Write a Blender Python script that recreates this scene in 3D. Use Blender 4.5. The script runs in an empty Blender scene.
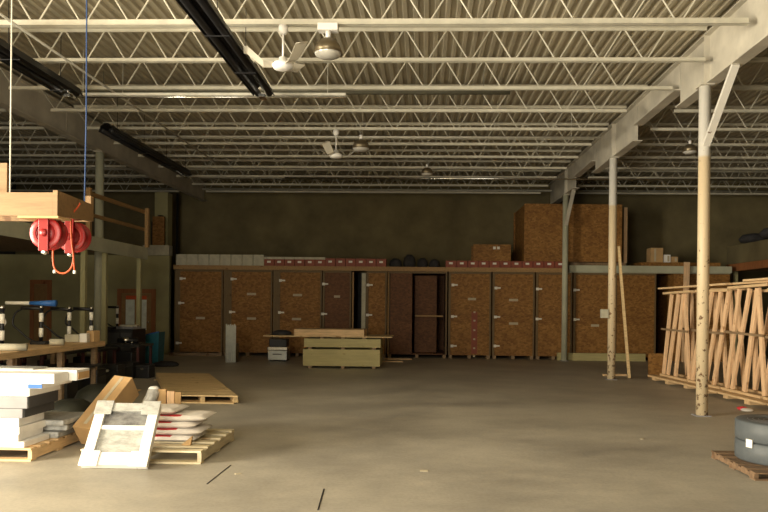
import bpy, math, random
from mathutils import Vector, Matrix
random.seed(7)
C = bpy.context.scene.collection
R = math.radians

# ------------------------------------------------------------------ camera model
F = 700.0; PX, PY = 401.0, 305.0; CZ = 1.6
PSI = R(1.8); RHO = R(0.57)
FWD = Vector((-math.sin(PSI), math.cos(PSI), 0)); RGT = Vector((math.cos(PSI), math.sin(PSI), 0)); UP = Vector((0, 0, 1))
CAM = Vector((0, 0, CZ))
def ray(px, py):
    dx, dy = px-PX, PY-py
    a = dx*math.cos(RHO)-dy*math.sin(RHO); b = dx*math.sin(RHO)+dy*math.cos(RHO)
    return FWD+RGT*(a/F)+UP*(b/F)
def P(px, py, Y):                # point of a sight line at world depth Y
    r = ray(px, py); return CAM+r*(Y/r.y)
def G(px, py, z=0.0):            # point of a sight line at height z
    r = ray(px, py); return CAM+r*((z-CZ)/r.z)

# ------------------------------------------------------------------ materials
MATS = {}
def new_mat(name):
    m = bpy.data.materials.new(name); m.use_nodes = True
    nt = m.node_tree; b = nt.nodes['Principled BSDF']
    MATS[name] = m
    return m, nt, b
def coords(nt, kind='Object', scale=(1, 1, 1)):
    tc = nt.nodes.new('ShaderNodeTexCoord'); mp = nt.nodes.new('ShaderNodeMapping')
    mp.inputs['Scale'].default_value = scale
    nt.links.new(tc.outputs[kind], mp.inputs['Vector']); return mp.outputs['Vector']
def noise(nt, vec, scale, detail=4, rough=.6):
    n = nt.nodes.new('ShaderNodeTexNoise'); n.inputs['Scale'].default_value = scale
    n.inputs['Detail'].default_value = detail; n.inputs['Roughness'].default_value = rough
    nt.links.new(vec, n.inputs['Vector']); return n.outputs['Fac']
def ramp(nt, fac, stops):
    r = nt.nodes.new('ShaderNodeValToRGB'); e = r.color_ramp.elements
    e[0].position, e[0].color = stops[0][0], (*stops[0][1], 1)
    e[1].position, e[1].color = stops[-1][0], (*stops[-1][1], 1)
    for p, c in stops[1:-1]:
        q = e.new(p); q.color = (*c, 1)
    nt.links.new(fac, r.inputs['Fac']); return r.outputs['Color']
def mix(nt, fac, a, b, mode='MIX'):
    m = nt.nodes.new('ShaderNodeMix'); m.data_type = 'RGBA'; m.blend_type = mode
    for s, v in ((0, fac), (6, a), (7, b)):
        if hasattr(v, 'links'): nt.links.new(v, m.inputs[s])
        elif s == 0: m.inputs[0].default_value = v
        else: m.inputs[s].default_value = (*v, 1)
    return m.outputs[2]
def bump(nt, b, fac, strength=.3, dist=.01):
    n = nt.nodes.new('ShaderNodeBump'); n.inputs['Strength'].default_value = strength; n.inputs['Distance'].default_value = dist
    nt.links.new(fac, n.inputs['Height']); nt.links.new(n.outputs['Normal'], b.inputs['Normal'])
def simple(name, col, rough=.6, metal=0, var=.12, scale=6, bmp=.1):
    m, nt, b = new_mat(name); v = coords(nt)
    f = noise(nt, v, scale)
    lo = tuple(c*(1-var*1.6) for c in col); hi = tuple(min(1, c*(1+var)) for c in col)
    nt.links.new(ramp(nt, f, [(.3, lo), (.7, hi)]), b.inputs['Base Color'])
    b.inputs['Roughness'].default_value = rough; b.inputs['Metallic'].default_value = metal
    if bmp: bump(nt, b, f, bmp, .005)
    return m
def wood(name, col, dark=.65, rough=.65, axis='X', scale=3):
    m, nt, b = new_mat(name)
    s = {'X': (1, 9, 9), 'Y': (9, 1, 9), 'Z': (9, 9, 1)}[axis]
    v = coords(nt, 'Object', s); f = noise(nt, v, scale, 6, .65)
    v2 = coords(nt); k = noise(nt, v2, 4, 2)
    c1 = ramp(nt, f, [(.3, tuple(c*dark for c in col)), (.55, col), (.75, tuple(min(1, c*1.12) for c in col))])
    kn = ramp(nt, k, [(.66, (1, 1, 1)), (.74, (.55, .42, .3))])
    nt.links.new(mix(nt, 1.0, c1, kn, 'MULTIPLY'), b.inputs['Base Color'])
    b.inputs['Roughness'].default_value = rough; bump(nt, b, f, .15, .003)
    return m
def osb(name, a, c, d):
    m, nt, b = new_mat(name); v = coords(nt, 'Object', (1, 1, 1.6))
    vo = nt.nodes.new('ShaderNodeTexVoronoi'); vo.inputs['Scale'].default_value = 17
    n0 = nt.nodes.new('ShaderNodeTexNoise'); n0.inputs['Scale'].default_value = 8; nt.links.new(v, n0.inputs['Vector'])
    nt.links.new(mix(nt, .12, v, n0.outputs['Color']), vo.inputs['Vector'])
    col = ramp(nt, vo.outputs['Color'], [(.15, a), (.5, c), (.9, d)])
    big = noise(nt, v, 1.3, 3)
    nt.links.new(mix(nt, 1.0, col, ramp(nt, big, [(.3, (.72, .68, .62)), (.7, (1, 1, 1))]), 'MULTIPLY'), b.inputs['Base Color'])
    b.inputs['Roughness'].default_value = .7
    return m

WHITE_STEEL = simple('painted_white_steel', (.56, .53, .43), .55, 0, .12, 3)
BEAM = simple('painted_cream_beam', (.56, .52, .43), .5, 0, .16, 1.5)
DECK = simple('painted_roof_deck', (.46, .41, .3), .6, 0, .12, .8, 0)
BLACK = simple('black_metal', (.018, .018, .02), .45, .2)
DUCTG = simple('dark_green_grey_pipe', (.16, .16, .12), .5)
SHINY = simple('shiny_metal', (.75, .74, .7), .22, 1, .05)
PIPE = simple('white_conduit', (.62, .6, .52), .35, .1)
WALLT = simple('tan_concrete_wall', (.165, .135, .065), .9, 0, .2, .9)
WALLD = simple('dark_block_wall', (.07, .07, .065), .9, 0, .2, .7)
WALLO = simple('office_yellow_wall', (.36, .33, .17), .85, 0, .15, .8)
FASC = simple('pale_green_fascia', (.46, .46, .34), .7, 0, .12, 1.5)
PINE = wood('pine_lumber', (.86, .57, .33), .72, axis='Z')
PINEX = wood('pine_board', (.72, .5, .27), .72, axis='X')
PINEY = wood('pine_long_board', (.72, .5, .27), .72, axis='Y')
FPINE = wood('orange_pine_board', (.29, .175, .08), .75, axis='X')
GRIME = wood('grimy_brown_wood', (.2, .125, .07), .45, axis='X')
ROPE = simple('dark_blue_rope', (.015, .05, .16), .7)
PALE = wood('pale_pallet_wood', (.74, .64, .43), .75, axis='X')
PALEY = wood('pale_pallet_stringer', (.66, .57, .4), .75, axis='Y')
OLDW = wood('worn_brown_wood', (.3, .2, .11), .6, axis='Y')
TANW = wood('tan_skid_wood', (.68, .5, .26), .7, axis='X')
REDW = wood('orange_stained_wood', (.34, .13, .045), .7, axis='Z')
RAILW = wood('rail_wood', (.36, .21, .08), .7, axis='Y')
SHEETW = wood('olive_sheet_stack', (.47, .41, .19), .85, axis='X', scale=2)
OSB = osb('osb_board', (.21, .09, .016), (.30, .14, .028), (.38, .19, .05))
OSBR = osb('dark_red_osb', (.12, .045, .015), (.16, .065, .022), (.2, .085, .03))
OSBP = wood('dull_brown_post_wood', (.17, .11, .045), .8, axis='Z')
KRAFT = simple('brown_cardboard', (.52, .33, .15), .75, 0, .08, 5)
WHITE = simple('white_carton', (.86, .84, .8), .5, 0, .05, 6)
CREAMB = simple('cream_box', (.5, .47, .36), .7)
REDB = simple('red_box', (.26, .06, .03), .6)
MARK = simple('white_mark', (.8, .78, .7), .6, 0, .03)
LABEL = simple('paper_label', (.5, .43, .3), .7, 0, .05)
GREYB = simple('grey_carton', (.26, .255, .265), .6, 0, .08, 4)
DARKB = simple('carton_shade_and_door_grey', (.05, .05, .052), .7, 0, .1, 4)  # shade of the grey cartons' right sides; also the cabinet doors' own colour
BLUE = simple('blue_plastic', (.03, .13, .42), .45)
TEAL = simple('teal_plastic', (.02, .16, .22), .5)
RED = simple('red_reel_enamel', (.27, .006, .007), .35, 0, .05)
REDD = simple('dark_red_reel_drum', (.3, .01, .012), .4, 0, .05)
ORANGE = simple('orange_cord', (.6, .09, .02), .5, 0, .04)
GLASSY = simple('lamp_glass_bowl', (.7, .68, .62), .12, .3, .05)
BRONZE = simple('aged_lamp_shade', (.2, .16, .1), .35, .7, .1)
RUBBER = simple('grey_rubber_roll', (.085, .095, .10), .6, 0, .1, 9)
SILVER = simple('galvanised_sheet', (.4, .41, .38), .35, .8, .1)
BAGW = simple('white_sack_paper', (.85, .8, .74), .6, 0, .06, 9, .3)
BAGR = simple('red_sack_print', (.65, .04, .05), .6, 0, .06, 9, .2)
TARP = simple('dark_green_tarp', (.022, .024, .015), .7, 0, .3, 5, .6)
CLOTH = simple('dark_cloth', (.035, .033, .035), .85, 0, .3, 5, .6)
DOORW = simple('brown_door_panel', (.3, .17, .06), .6)
BLIND = simple('pale_window_blind', (.75, .8, .72), .5)
GREYP = simple('grey_plastic_wrap', (.46, .46, .44), .3, 0, .25, 14, .6)
MAROON = simple('maroon_metal', (.08, .02, .02), .5)

def film():
    m, nt, b = new_mat('cloudy_shrink_film'); v = coords(nt, 'Object', (1, 1, 3))
    f = noise(nt, v, 9, 5, .7)
    nt.links.new(ramp(nt, f, [(.32, (.26, .26, .24)), (.6, (.42, .42, .39))]), b.inputs['Base Color'])
    b.inputs['Roughness'].default_value = .25; bump(nt, b, f, .5, .01); return m
FILM = film()
def film_dark():
    m, nt, b = new_mat('grey_shrink_film'); v = coords(nt, 'Object', (1, 1, 2))
    f = noise(nt, v, 13, 5, .7)
    nt.links.new(ramp(nt, f, [(.35, (.09, .085, .085)), (.65, (.2, .2, .19))]), b.inputs['Base Color'])
    b.inputs['Roughness'].default_value = .3; bump(nt, b, f, .5, .01); return m
FILMD = film_dark()
def floor_mat():
    m, nt, b = new_mat('sealed_concrete_floor'); v = coords(nt, 'Object')
    a = noise(nt, v, .5, 6, .62); v2 = coords(nt, 'Object', (.6, 1, 1)); s = noise(nt, v2, 1.1, 7, .66); g = noise(nt, v, 30, 3)
    c = ramp(nt, a, [(.3, (.35, .32, .265)), (.55, (.46, .42, .345)), (.75, (.52, .475, .39))])
    c = mix(nt, .55, c, mix(nt, 1.0, c, ramp(nt, s, [(.35, (.6, .6, .6)), (.6, (1.1, 1.1, 1.08))]), 'MULTIPLY'))
    c = mix(nt, 1.0, c, ramp(nt, g, [(.3, (.88, .88, .88)), (.6, (1, 1, 1))]), 'MULTIPLY')
    nt.links.new(c, b.inputs['Base Color'])
    nt.links.new(ramp(nt, s, [(.3, (.42, .42, .42)), (.7, (.62, .62, .62))]), b.inputs['Roughness'])
    b.inputs['Specular IOR Level'].default_value = .25
    bump(nt, b, g, .05, .002); return m
FLOOR = floor_mat()
def column_mat():
    m, nt, b = new_mat('scuffed_column_paint'); v = coords(nt)
    tc = nt.nodes.new('ShaderNodeTexCoord'); sx = nt.nodes.new('ShaderNodeSeparateXYZ'); nt.links.new(tc.outputs['Object'], sx.inputs[0])
    mr = nt.nodes.new('ShaderNodeMapRange'); mr.inputs[1].default_value = 3.82; mr.inputs[2].default_value = 3.86
    nt.links.new(sx.outputs['Z'], mr.inputs[0])
    base = mix(nt, mr.outputs[0], (.66, .53, .34), (.72, .69, .62))
    f = noise(nt, v, 11, 6, .7)
    lo = nt.nodes.new('ShaderNodeMapRange'); lo.inputs[1].default_value = 0; lo.inputs[2].default_value = 3.2
    lo.inputs[3].default_value = .10; lo.inputs[4].default_value = 0; nt.links.new(sx.outputs['Z'], lo.inputs[0])
    ad = nt.nodes.new('ShaderNodeMath'); ad.operation = 'ADD'; nt.links.new(f, ad.inputs[0]); nt.links.new(lo.outputs[0], ad.inputs[1])
    st = nt.nodes.new('ShaderNodeMapRange'); st.inputs[1].default_value = .645; st.inputs[2].default_value = .67; nt.links.new(ad.outputs[0], st.inputs[0])
    nt.links.new(mix(nt, st.outputs[0], base, (.16, .09, .045)), b.inputs['Base Color'])
    b.inputs['Roughness'].default_value = .5; return m
COLP = column_mat()

# ------------------------------------------------------------------ mesh builder
class MB:
    def __init__(s): s.v = []; s.f = []
    def add(s, vs, fs):
        n = len(s.v); s.v += [tuple(v) for v in vs]; s.f += [tuple(i+n for i in f) for f in fs]; return s
    def box(s, c, size, rot=None):
        hx, hy, hz = size[0]/2, size[1]/2, size[2]/2
        vs = [Vector((x, y, z)) for x in (-hx, hx) for y in (-hy, hy) for z in (-hz, hz)]
        if rot is not None: vs = [rot @ v for v in vs]
        c = Vector(c)
        return s.add([v+c for v in vs], [(0, 1, 3, 2), (4, 6, 7, 5), (0, 4, 5, 1), (2, 3, 7, 6), (0, 2, 6, 4), (1, 5, 7, 3)])
    def bb(s, x0, x1, y0, y1, z0, z1):
        return s.box(((x0+x1)/2, (y0+y1)/2, (z0+z1)/2), (x1-x0, y1-y0, z1-z0))
    def bar(s, a, b, w, h, up=(0, 0, 1)):
        a, b = Vector(a), Vector(b); d = (b-a); L = d.length; d.normalize(); u = Vector(up)
        if abs(d.dot(u)) > .98: u = Vector((0, 1, 0))
        x = d.cross(u).normalized(); z = x.cross(d)
        rot = Matrix((x, d, z)).transposed()
        return s.box((a+b)/2, (w, L, h), rot)
    def tube(s, pts, r, n=8, caps=True, rads=None):
        pts = [Vector(p) for p in pts]; rings = []
        u0 = None
        for i, p in enumerate(pts):
            d = (pts[min(i+1, len(pts)-1)]-pts[max(i-1, 0)]).normalized()
            if u0 is None:
                u0 = Vector((0, 0, 1)) if abs(d.z) < .9 else Vector((1, 0, 0))
            x = d.cross(u0).normalized(); y = x.cross(d).normalized(); u0 = y
            rr = rads[i] if rads else r
            rings.append([p+(x*math.cos(t)+y*math.sin(t))*rr for t in [2*math.pi*k/n for k in range(n)]])
        vs = [v for q in rings for v in q]; fs = []
        for i in range(len(pts)-1):
            for k in range(n):
                a, b = i*n+k, i*n+(k+1) % n; fs.append((a, b, b+n, a+n))
        if caps: fs.append(tuple(range(n-1, -1, -1))); fs.append(tuple((len(pts)-1)*n+k for k in range(n)))
        return s.add(vs, fs)
    def lathe(s, c, prof, n=24, axis='Z'):
        c = Vector(c); vs = []; fs = []; m = len(prof)
        for k in range(n):
            t = 2*math.pi*k/n
            for r, z in prof:
                if axis == 'Z': vs.append(c+Vector((r*math.cos(t), r*math.sin(t), z)))
                elif axis == 'Y': vs.append(c+Vector((r*math.cos(t), z, r*math.sin(t))))
                else: vs.append(c+Vector((z, r*math.cos(t), r*math.sin(t))))
        for k in range(n):
            for i in range(m-1):
                a = k*m+i; b = ((k+1) % n)*m+i; fs.append((a, b, b+1, a+1))
        return s.add(vs, fs)
    def build(s, name, mat, parent=None, smooth=False, bevel=0):
        me = bpy.data.meshes.new(name); o = bpy.data.objects.new(name, me); C.objects.link(o)
        off = Vector((0, 0, 0))
        if parent is not None: off = world_of(parent); o.parent = parent
        else:
            xs = [v[0] for v in s.v]; ys = [v[1] for v in s.v]; zs = [v[2] for v in s.v]
            off = Vector(((min(xs)+max(xs))/2, (min(ys)+max(ys))/2, min(zs))); o.location = off
        me.from_pydata([Vector(v)-off for v in s.v], [], s.f); me.update()
        import bmesh
        bm = bmesh.new(); bm.from_mesh(me); bmesh.ops.delete(bm, geom=[v for v in bm.verts if not v.link_faces], context='VERTS'); bmesh.ops.recalc_face_normals(bm, faces=bm.faces)
        if bevel: bmesh.ops.bevel(bm, geom=list(bm.edges), offset=bevel, segments=2, affect='EDGES', profile=.6)
        bm.to_mesh(me); bm.free()
        if smooth:
            for p in me.polygons: p.use_smooth = True
        me.materials.append(mat); return o
def world_of(o):
    v = Vector(o.location); p = o.parent
    while p is not None: v += Vector(p.location); p = p.parent
    return v
def tag(o, label=None, cat=None, group=None, kind=None):
    if label: o['label'] = label
    if cat: o['category'] = cat
    if group: o['group'] = group
    if kind: o['kind'] = kind
    return o
def thing(name, loc, label, cat, group=None):
    o = bpy.data.objects.new(name, None); C.objects.link(o); o.location = loc; o.empty_display_size = .1
    return tag(o, label, cat, group)
def S(name, mb, mat): return tag(mb.build(name, mat), kind='structure')
ORD = ['nearest', 'second nearest', 'third nearest', 'fourth nearest', 'fifth nearest', 'sixth nearest', 'seventh nearest', 'eighth nearest', 'ninth nearest', 'tenth nearest', 'eleventh nearest', 'twelfth nearest']
NTH = ['first', 'second', 'third', 'fourth', 'fifth', 'sixth', 'seventh', 'eighth', 'ninth', 'tenth', 'eleventh', 'twelfth', 'thirteenth']

# ------------------------------------------------------------------ setting
XL, XR, YB, YF, ZC = -14.0, 14.5, 23.6, -1.3, 5.745
fl = MB().bb(XL, XR, YF, YB+.2, -.2, 0)
S('floor', fl, FLOOR)
# control joints and cracks cut in the slab, their own dark filler strips
for i, (a, b) in enumerate([((207, 484), (231, 465)), ((318, 510), (324, 489))]):
    p, q = G(*a), G(*b); S('trim_%d' % (i+1), MB().bar((p.x, p.y, .001), (q.x, q.y, .001), .012, .003), BLACK)
S('wall_back', MB().bb(XL, XR, YB, YB+.2, 0, ZC+.2), WALLT)
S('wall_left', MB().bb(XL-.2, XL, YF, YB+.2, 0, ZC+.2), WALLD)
S('wall_right', MB().bb(XR, XR+.2, YF, YB+.2, 0, ZC+.2), WALLT)
# front wall behind the camera with the open dock doorway
DZ = 5.1
FX0, FX1 = -5.2, -1.0
S('wall_front', MB().bb(XL, FX0, YF-.2, YF, 0, ZC+.2).bb(FX1, XR, YF-.2, YF, 0, ZC+.2).bb(FX0, FX1, YF-.2, YF, DZ, ZC+.2), WALLT)
# side wall near the camera with the open dock doorway, plus an added unseen wall that blocks its light
SWX, SY0, SY1, SYE = -12.6, -0.9, 4.2, 6.3
S('wall_dock', MB().bb(SWX-.2, SWX, YF, SY0, 0, ZC+.2).bb(SWX-.2, SWX, SY1, SYE, 0, ZC+.2).bb(SWX-.2, SWX, SY0, SY1, DZ, ZC+.2), WALLT)
S('wall_light_block', MB().bb(XL, -8.7, SYE-.2, SYE, 0, ZC+.2), WALLT)
# corrugated deck, ribs run along Y
prof = []; x = XL
while x < XR:
    prof += [(x, 0), (x+.055, 0), (x+.075, .038), (x+.132, .038)]; x += .152
vs = []; fs = []
for (px_, pz) in prof: vs += [(px_, YF, ZC+pz), (px_, YB+.2, ZC+pz)]
n = len(prof)
for i in range(n-1): fs.append((2*i, 2*i+2, 2*i+3, 2*i+1))
top = len(vs); vs += [(XL, YF, ZC+.12), (XR+.1, YF, ZC+.12), (XR+.1, YB+.2, ZC+.12), (XL, YB+.2, ZC+.12)]; fs.append((top, top+1, top+2, top+3))
S('ceiling', MB().add(vs, fs), DECK)

# ------------------------------------------------------------------ roof joists
ZB, ZT = 5.205, 5.70
BEAML, BEAMR = -7.45, 4.22
JY = [9.0+1.35*k for k in range(11)]
bays = [('left', XL+.1, BEAML-.12), ('centre', BEAML+.12, BEAMR-.12), ('right', BEAMR+.12, XR-.1)]
for bname, x0, x1 in bays:
    for k, y in enumerate(JY):
        t = thing('roof_joist', ((x0+x1)/2, y, ZB), 'white open-web steel joist under the roof, %s in the %s bay' % (ORD[k], bname), 'roof joist', 'open-web joists of the %s bay' % bname)
        w = .035 if k else .045
        mb = MB().bb(x0, x1, y-w-.004, y-.006, ZT-.008, ZT).bb(x0, x1, y+.006, y+w+.004, ZT-.008, ZT)
        mb.bb(x0, x1, y-.012, y-.006, ZT-.05, ZT-.008).bb(x0, x1, y+.006, y+.012, ZT-.05, ZT-.008)
        mb.build('top_chord', WHITE_STEEL, t)
        e0 = x0+.25; e1 = x1-.38 if k > 2 or bname != 'centre' else x1-.02
        hb = .05 if k else .075
        mb = MB().bb(e0, e1, y-w, y-.006, ZB-.006, ZB+.002).bb(e0, e1, y+.006, y+w, ZB-.006, ZB+.002)
        mb.bb(e0, e1, y-.014, y-.004, ZB, ZB+hb).bb(e0, e1, y+.004, y+.014, ZB, ZB+hb)
        mb.build('bottom_chord', WHITE_STEEL, t)
        pts = [Vector((x0+.02, y, ZT-.03)), Vector((e0+.08, y, ZB+.03))]; pitch = .64; up = True
        while pts[-1].x+pitch/2 < x1-.45:
            b = Vector((pts[-1].x+pitch/2-.05, y, ZT-.04 if up else ZB+.02)); pts += [b, b+Vector((.05, 0, 0))]; up = not up
        if up: pts += [Vector((x1-.02, y, ZT-.03))]
        webs = MB().tube(pts, .0115, 6)
        webs.build('web', WHITE_STEEL, t)

# ------------------------------------------------------------------ girders and columns
def ibeam(mb, x, y0, y1, z0, z1, fw=.19, tf=.018, tw=.012):
    mb.bb(x-fw/2, x+fw/2, y0, y1, z0, z0+tf); mb.bb(x-fw/2, x+fw/2, y0, y1, z1-tf, z1); mb.bb(x-tw/2, x+tw/2, y0, y1, z0+tf, z1-tf)
ZG = 5.66
segs = [(6.2, 11.7, 4.9, 'deep steel girder over the nearest right-hand column'), (11.72, 14.0, 5.2, 'shallow steel girder between the first and second right-hand columns'),
        (14.02, 17.4, 4.9, 'deep steel girder over the second right-hand column'), (17.42, 19.6, 5.2, 'shallow steel girder short of the farthest column'), (19.62, 23.5, 4.9, 'deep steel girder over the farthest column by the crates')]
for y0, y1, z0, lab in segs:
    t = thing('roof_girder', (BEAMR, (y0+y1)/2, z0), 'cream '+lab, 'girder', 'girders of the right column line')
    mb = MB(); ibeam(mb, BEAMR, y0, y1, z0, ZG); mb.build('beam', BEAM, t)
    if z0 < 5:
        yc = {6.2: 10.52, 14.02: 15.6, 19.62: 20.75}[y0]
        for sx in (-1, 1): MB().bb(BEAMR+min(sx*.0065, sx*.09), BEAMR+max(sx*.0065, sx*.09), yc-.006, yc+.006, z0+.019, ZG-.019).build('stiffener', BEAM, t)
for y0, y1, z0, lab in [(6.2, 14.3, 5.05, 'steel girder at left above the railing, near half'), (14.32, 23.5, 5.05, 'steel girder at left beyond the column, far half')]:
    t = thing('roof_girder', (BEAML, (y0+y1)/2, z0), 'cream '+lab, 'girder', 'girders of the left column line')
    mb = MB(); ibeam(mb, BEAML, y0, y1, z0, ZG, .2); mb.build('beam', BEAM, t)
def column(x, y, ztop, lab, brace=None, mat=COLP, r=.085):
    t = thing('steel_column', (x, y, 0), lab, 'column')
    MB().tube([(x, y, .015), (x, y, ztop-.02)], r, 20).build('shaft', mat, t, True)
    MB().bb(x-.11, x+.11, y-.09, y+.11, 0, .015).build('base_plate', GREYB, t)
    MB().bb(x-.1, x+.1, y-.12, y+.12, ztop-.02, ztop).build('cap_plate', BEAM, t)
    if brace:
        MB().bar((x, y-.06, brace), (x+.03, y-.95, ztop-.01), .05, .1, (1, 0, 0)).build('knee_brace', mat if mat is COLP else BEAM, t)
    return t
column(4.15, 10.52, 4.9, 'round white steel column nearest the camera with a diagonal brace', 4.0)
c2 = column(4.17, 15.6, 4.9, 'round scuffed steel column in the middle with a leaning board')
MB().bb(4.17-.25, 4.17-.09, 15.52, 15.62, 1.36, 1.55).build('junction_box', CREAMB, c2)
column(4.17, 20.75, 4.9, 'plain olive steel column farthest away before the crates', 4.0, FASC)
pc = P(96.8, 200, 15.9)
column(BEAML, 15.85, 5.05, 'pale steel column rising behind the left mezzanine railing', None, FASC, .095)

# ------------------------------------------------------------------ radiant heaters, pipes, fans, lamps
def heater(x, y0, y1, z, lab, w=.34):
    t = thing('tube_heater', (x, (y0+y1)/2, z), lab, 'heater', 'long black tube heaters under the roof')
    h = w/2
    mb = MB(); n = 2; pts = [(-h, -.06), (-h*.72, .05), (-h*.25, .11), (h*.25, .11), (h*.72, .05), (h, -.06)]
    vs = []; fs = []
    for (u, v) in pts: vs += [(x+u, y0, z+v), (x+u, y1, z+v)]
    for (u, v) in pts: vs += [(x+u*.96, y0, z+v-.008), (x+u*.96, y1, z+v-.008)]
    m = len(pts)
    for i in range(m-1):
        fs.append((2*i, 2*i+2, 2*i+3, 2*i+1)); j = 2*m+2*i; fs.append((j, j+1, j+3, j+2))
        fs.append((2*i, 2*m+2*i, 2*m+2*i+2, 2*i+2)); fs.append((2*i+1, 2*i+3, 2*m+2*i+3, 2*m+2*i+1))
    fs.append((0, 1, 2*m+1, 2*m)); fs.append((2*m-2, 4*m-2, 4*m-1, 2*m-1))
    mb.add(vs, fs).build('reflector', BLACK, t)
    MB().tube([(x-.09, y0+.02, z-.03), (x-.09, y1-.02, z-.03)], .05, 12).build('radiant_tube', BLACK, t, True)
    MB().tube([(x+.09, y0+.02, z-.03), (x+.09, y1-.02, z-.03)], .05, 12).build('radiant_tube', BLACK, t, True)
    mb = MB()
    k = y0+.5
    while k < y1:
        MB().bar((x-h*.9, k, z-.085), (x+h*.9, k, z-.085), .02, .01).build('cross_strap', BLACK, t); MB().tube([(x, k, z+.1), (x, k, ZC-.002)], .005, 5).build('hanger', BLACK, t)
        k += 1.35
    MB().bb(x-.05, x+.05, y1-.16, y1+.03, z-.12, z-.07).build('end_bracket', SHINY, t)
hx = P(264, 92, 10.9)
heater(hx.x, 5.2, 10.9, hx.z, 'long black tube heater pointing at the camera above the hall middle')
hx = P(72, 92, 10.9)
heater(hx.x, 6.0, 10.9, hx.z, 'long black tube heater at upper left above the red reels', .36)
ha, hb_ = P(119, 138, 13.7), P(176, 172, 17.6)
heater((ha.x+hb_.x)/2, 13.4, 18.0, 4.97, 'far black tube heater beside the left girder', .3)

def pipe(name, a, b, r, mat, lab, cat='pipe', grp=None):
    a, b = Vector(a), Vector(b); t = thing(name, (a+b)/2, lab, cat, grp)
    MB().tube([a, b], r, 10).build('run', mat, t, True)
    top = ZC-.002
    for s in (.06, .5, .94):
        q = a.lerp(b, s); MB().tube([q+Vector((0, 0, r)), (q.x, q.y, top)], .006, 6).build('hanger', mat, t)
    return t
a, b = P(65, 95, 11.3), P(346, 98.5, 11.3)
t = thing('strip_light', ((a.x+b.x)/2, 11.3, a.z), 'long unlit white strip light below the joists behind the heaters', 'strip light')
MB().bb(a.x, b.x, 11.24, 11.36, a.z-.02, a.z+.02).build('housing', PIPE, t)
MB().tube([(a.x+.02, 11.3, a.z-.035), (b.x-.02, 11.3, a.z-.035)], .013, 8).build('tube', SHINY, t, True)
MB().tube([(a.x+.3, 11.3, a.z+.02), (a.x+.3, 11.3, ZC-.002)], .006, 6).build('hanger', PIPE, t)
MB().tube([(b.x-.3, 11.3, a.z+.02), (b.x-.3, 11.3, ZC-.002)], .006, 6).build('hanger', PIPE, t)
a, b = P(78, 91, 12.35), P(510, 92, 12.35)
pipe('sprinkler_pipe', (a.x, 12.35, a.z), (b.x, 12.35, a.z), .062, DUCTG, 'thick dark grey pipe crossing below the third joist')
a, b = P(130, 136.4, 15.0), P(600, 139, 15.0)
pipe('conduit_pipe', (a.x, 15.0, a.z), (b.x, 15.0, a.z), .022, PIPE, 'thin pale conduit crossing the roof at the far fan', 'pipe')
a, b = P(285, 177.8, 19.4), P(768, 186, 19.4)
pipe('conduit_pipe', (a.x, 19.4, a.z), (b.x, 19.4, a.z), .024, SHINY, 'shiny thin conduit crossing the far dark roof', 'pipe')
a = P(400, 190, 23.3)
pipe('wall_pipe', (-9.5, 23.3, a.z), (XR-.3, 23.3, a.z), .035, PIPE, 'pale pipe running along the top of the back wall', 'pipe')
a = P(62, 24, 7.7)
pipe('roof_conduit', (-5.25, 6.5, 5.14), (-5.25, 17.5, 5.14), .018, PIPE, 'thin pale conduit running away under the joists at left', 'pipe')

def fan(x, y, z, lab, ang):
    t = thing('ceiling_fan', (x, y, z), lab, 'ceiling fan')
    MB().lathe((x, y, 0), [(0, ZB-.008), (.06, ZB-.008), (.065, ZB-.07), (.04, ZB-.12), (0, ZB-.12)], 16).build('canopy', WHITE, t, True)
    MB().tube([(x, y, z+.06), (x, y, ZB-.1)], .014, 8).build('rod', WHITE, t, True)
    MB().lathe((x, y, z), [(0, .07), (.05, .07), (.06, .02), (.12, 0), (.14, -.035), (.12, -.075), (.05, -.09), (0, -.09)], 20).build('motor', WHITE, t, True)
    for k in range(3):
        an = R(ang+120*k); d = Vector((math.cos(an), math.sin(an), 0)); s = Vector((-d.y, d.x, 0))
        p = Vector((x, y, z-.03)); a0 = p+d*.13; a1 = p+d*.5+Vector((0, 0, .16))
        vs = []
        for q, w in ((a0, .05), (a0+d*.12, .07), (a1-d*.05, .085), (a1, .06)):
            for sg in (-1, 1):
                v = q+s*w*sg+Vector((0, 0, .022*sg)); vs += [v, v+Vector((0, 0, .006))]
        fs = []
        for i in range(3):
            o = i*4; fs += [(o, o+4, o+6, o+2), (o+1, o+3, o+7, o+5), (o, o+1, o+5, o+4), (o+2, o+6, o+7, o+3)]
        fs += [(0, 2, 3, 1), (12, 13, 15, 14)]
        MB().add(vs, fs).build('blade', BEAM, t)
p = P(283, 63, 9.0); fan(p.x, 9.0, p.z, 'white ceiling fan beside the nearest bell lamp', -48)
p = P(336, 154, 14.4); fan(p.x, 14.4, p.z, 'small white ceiling fan hanging far down the hall', 10)

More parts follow.
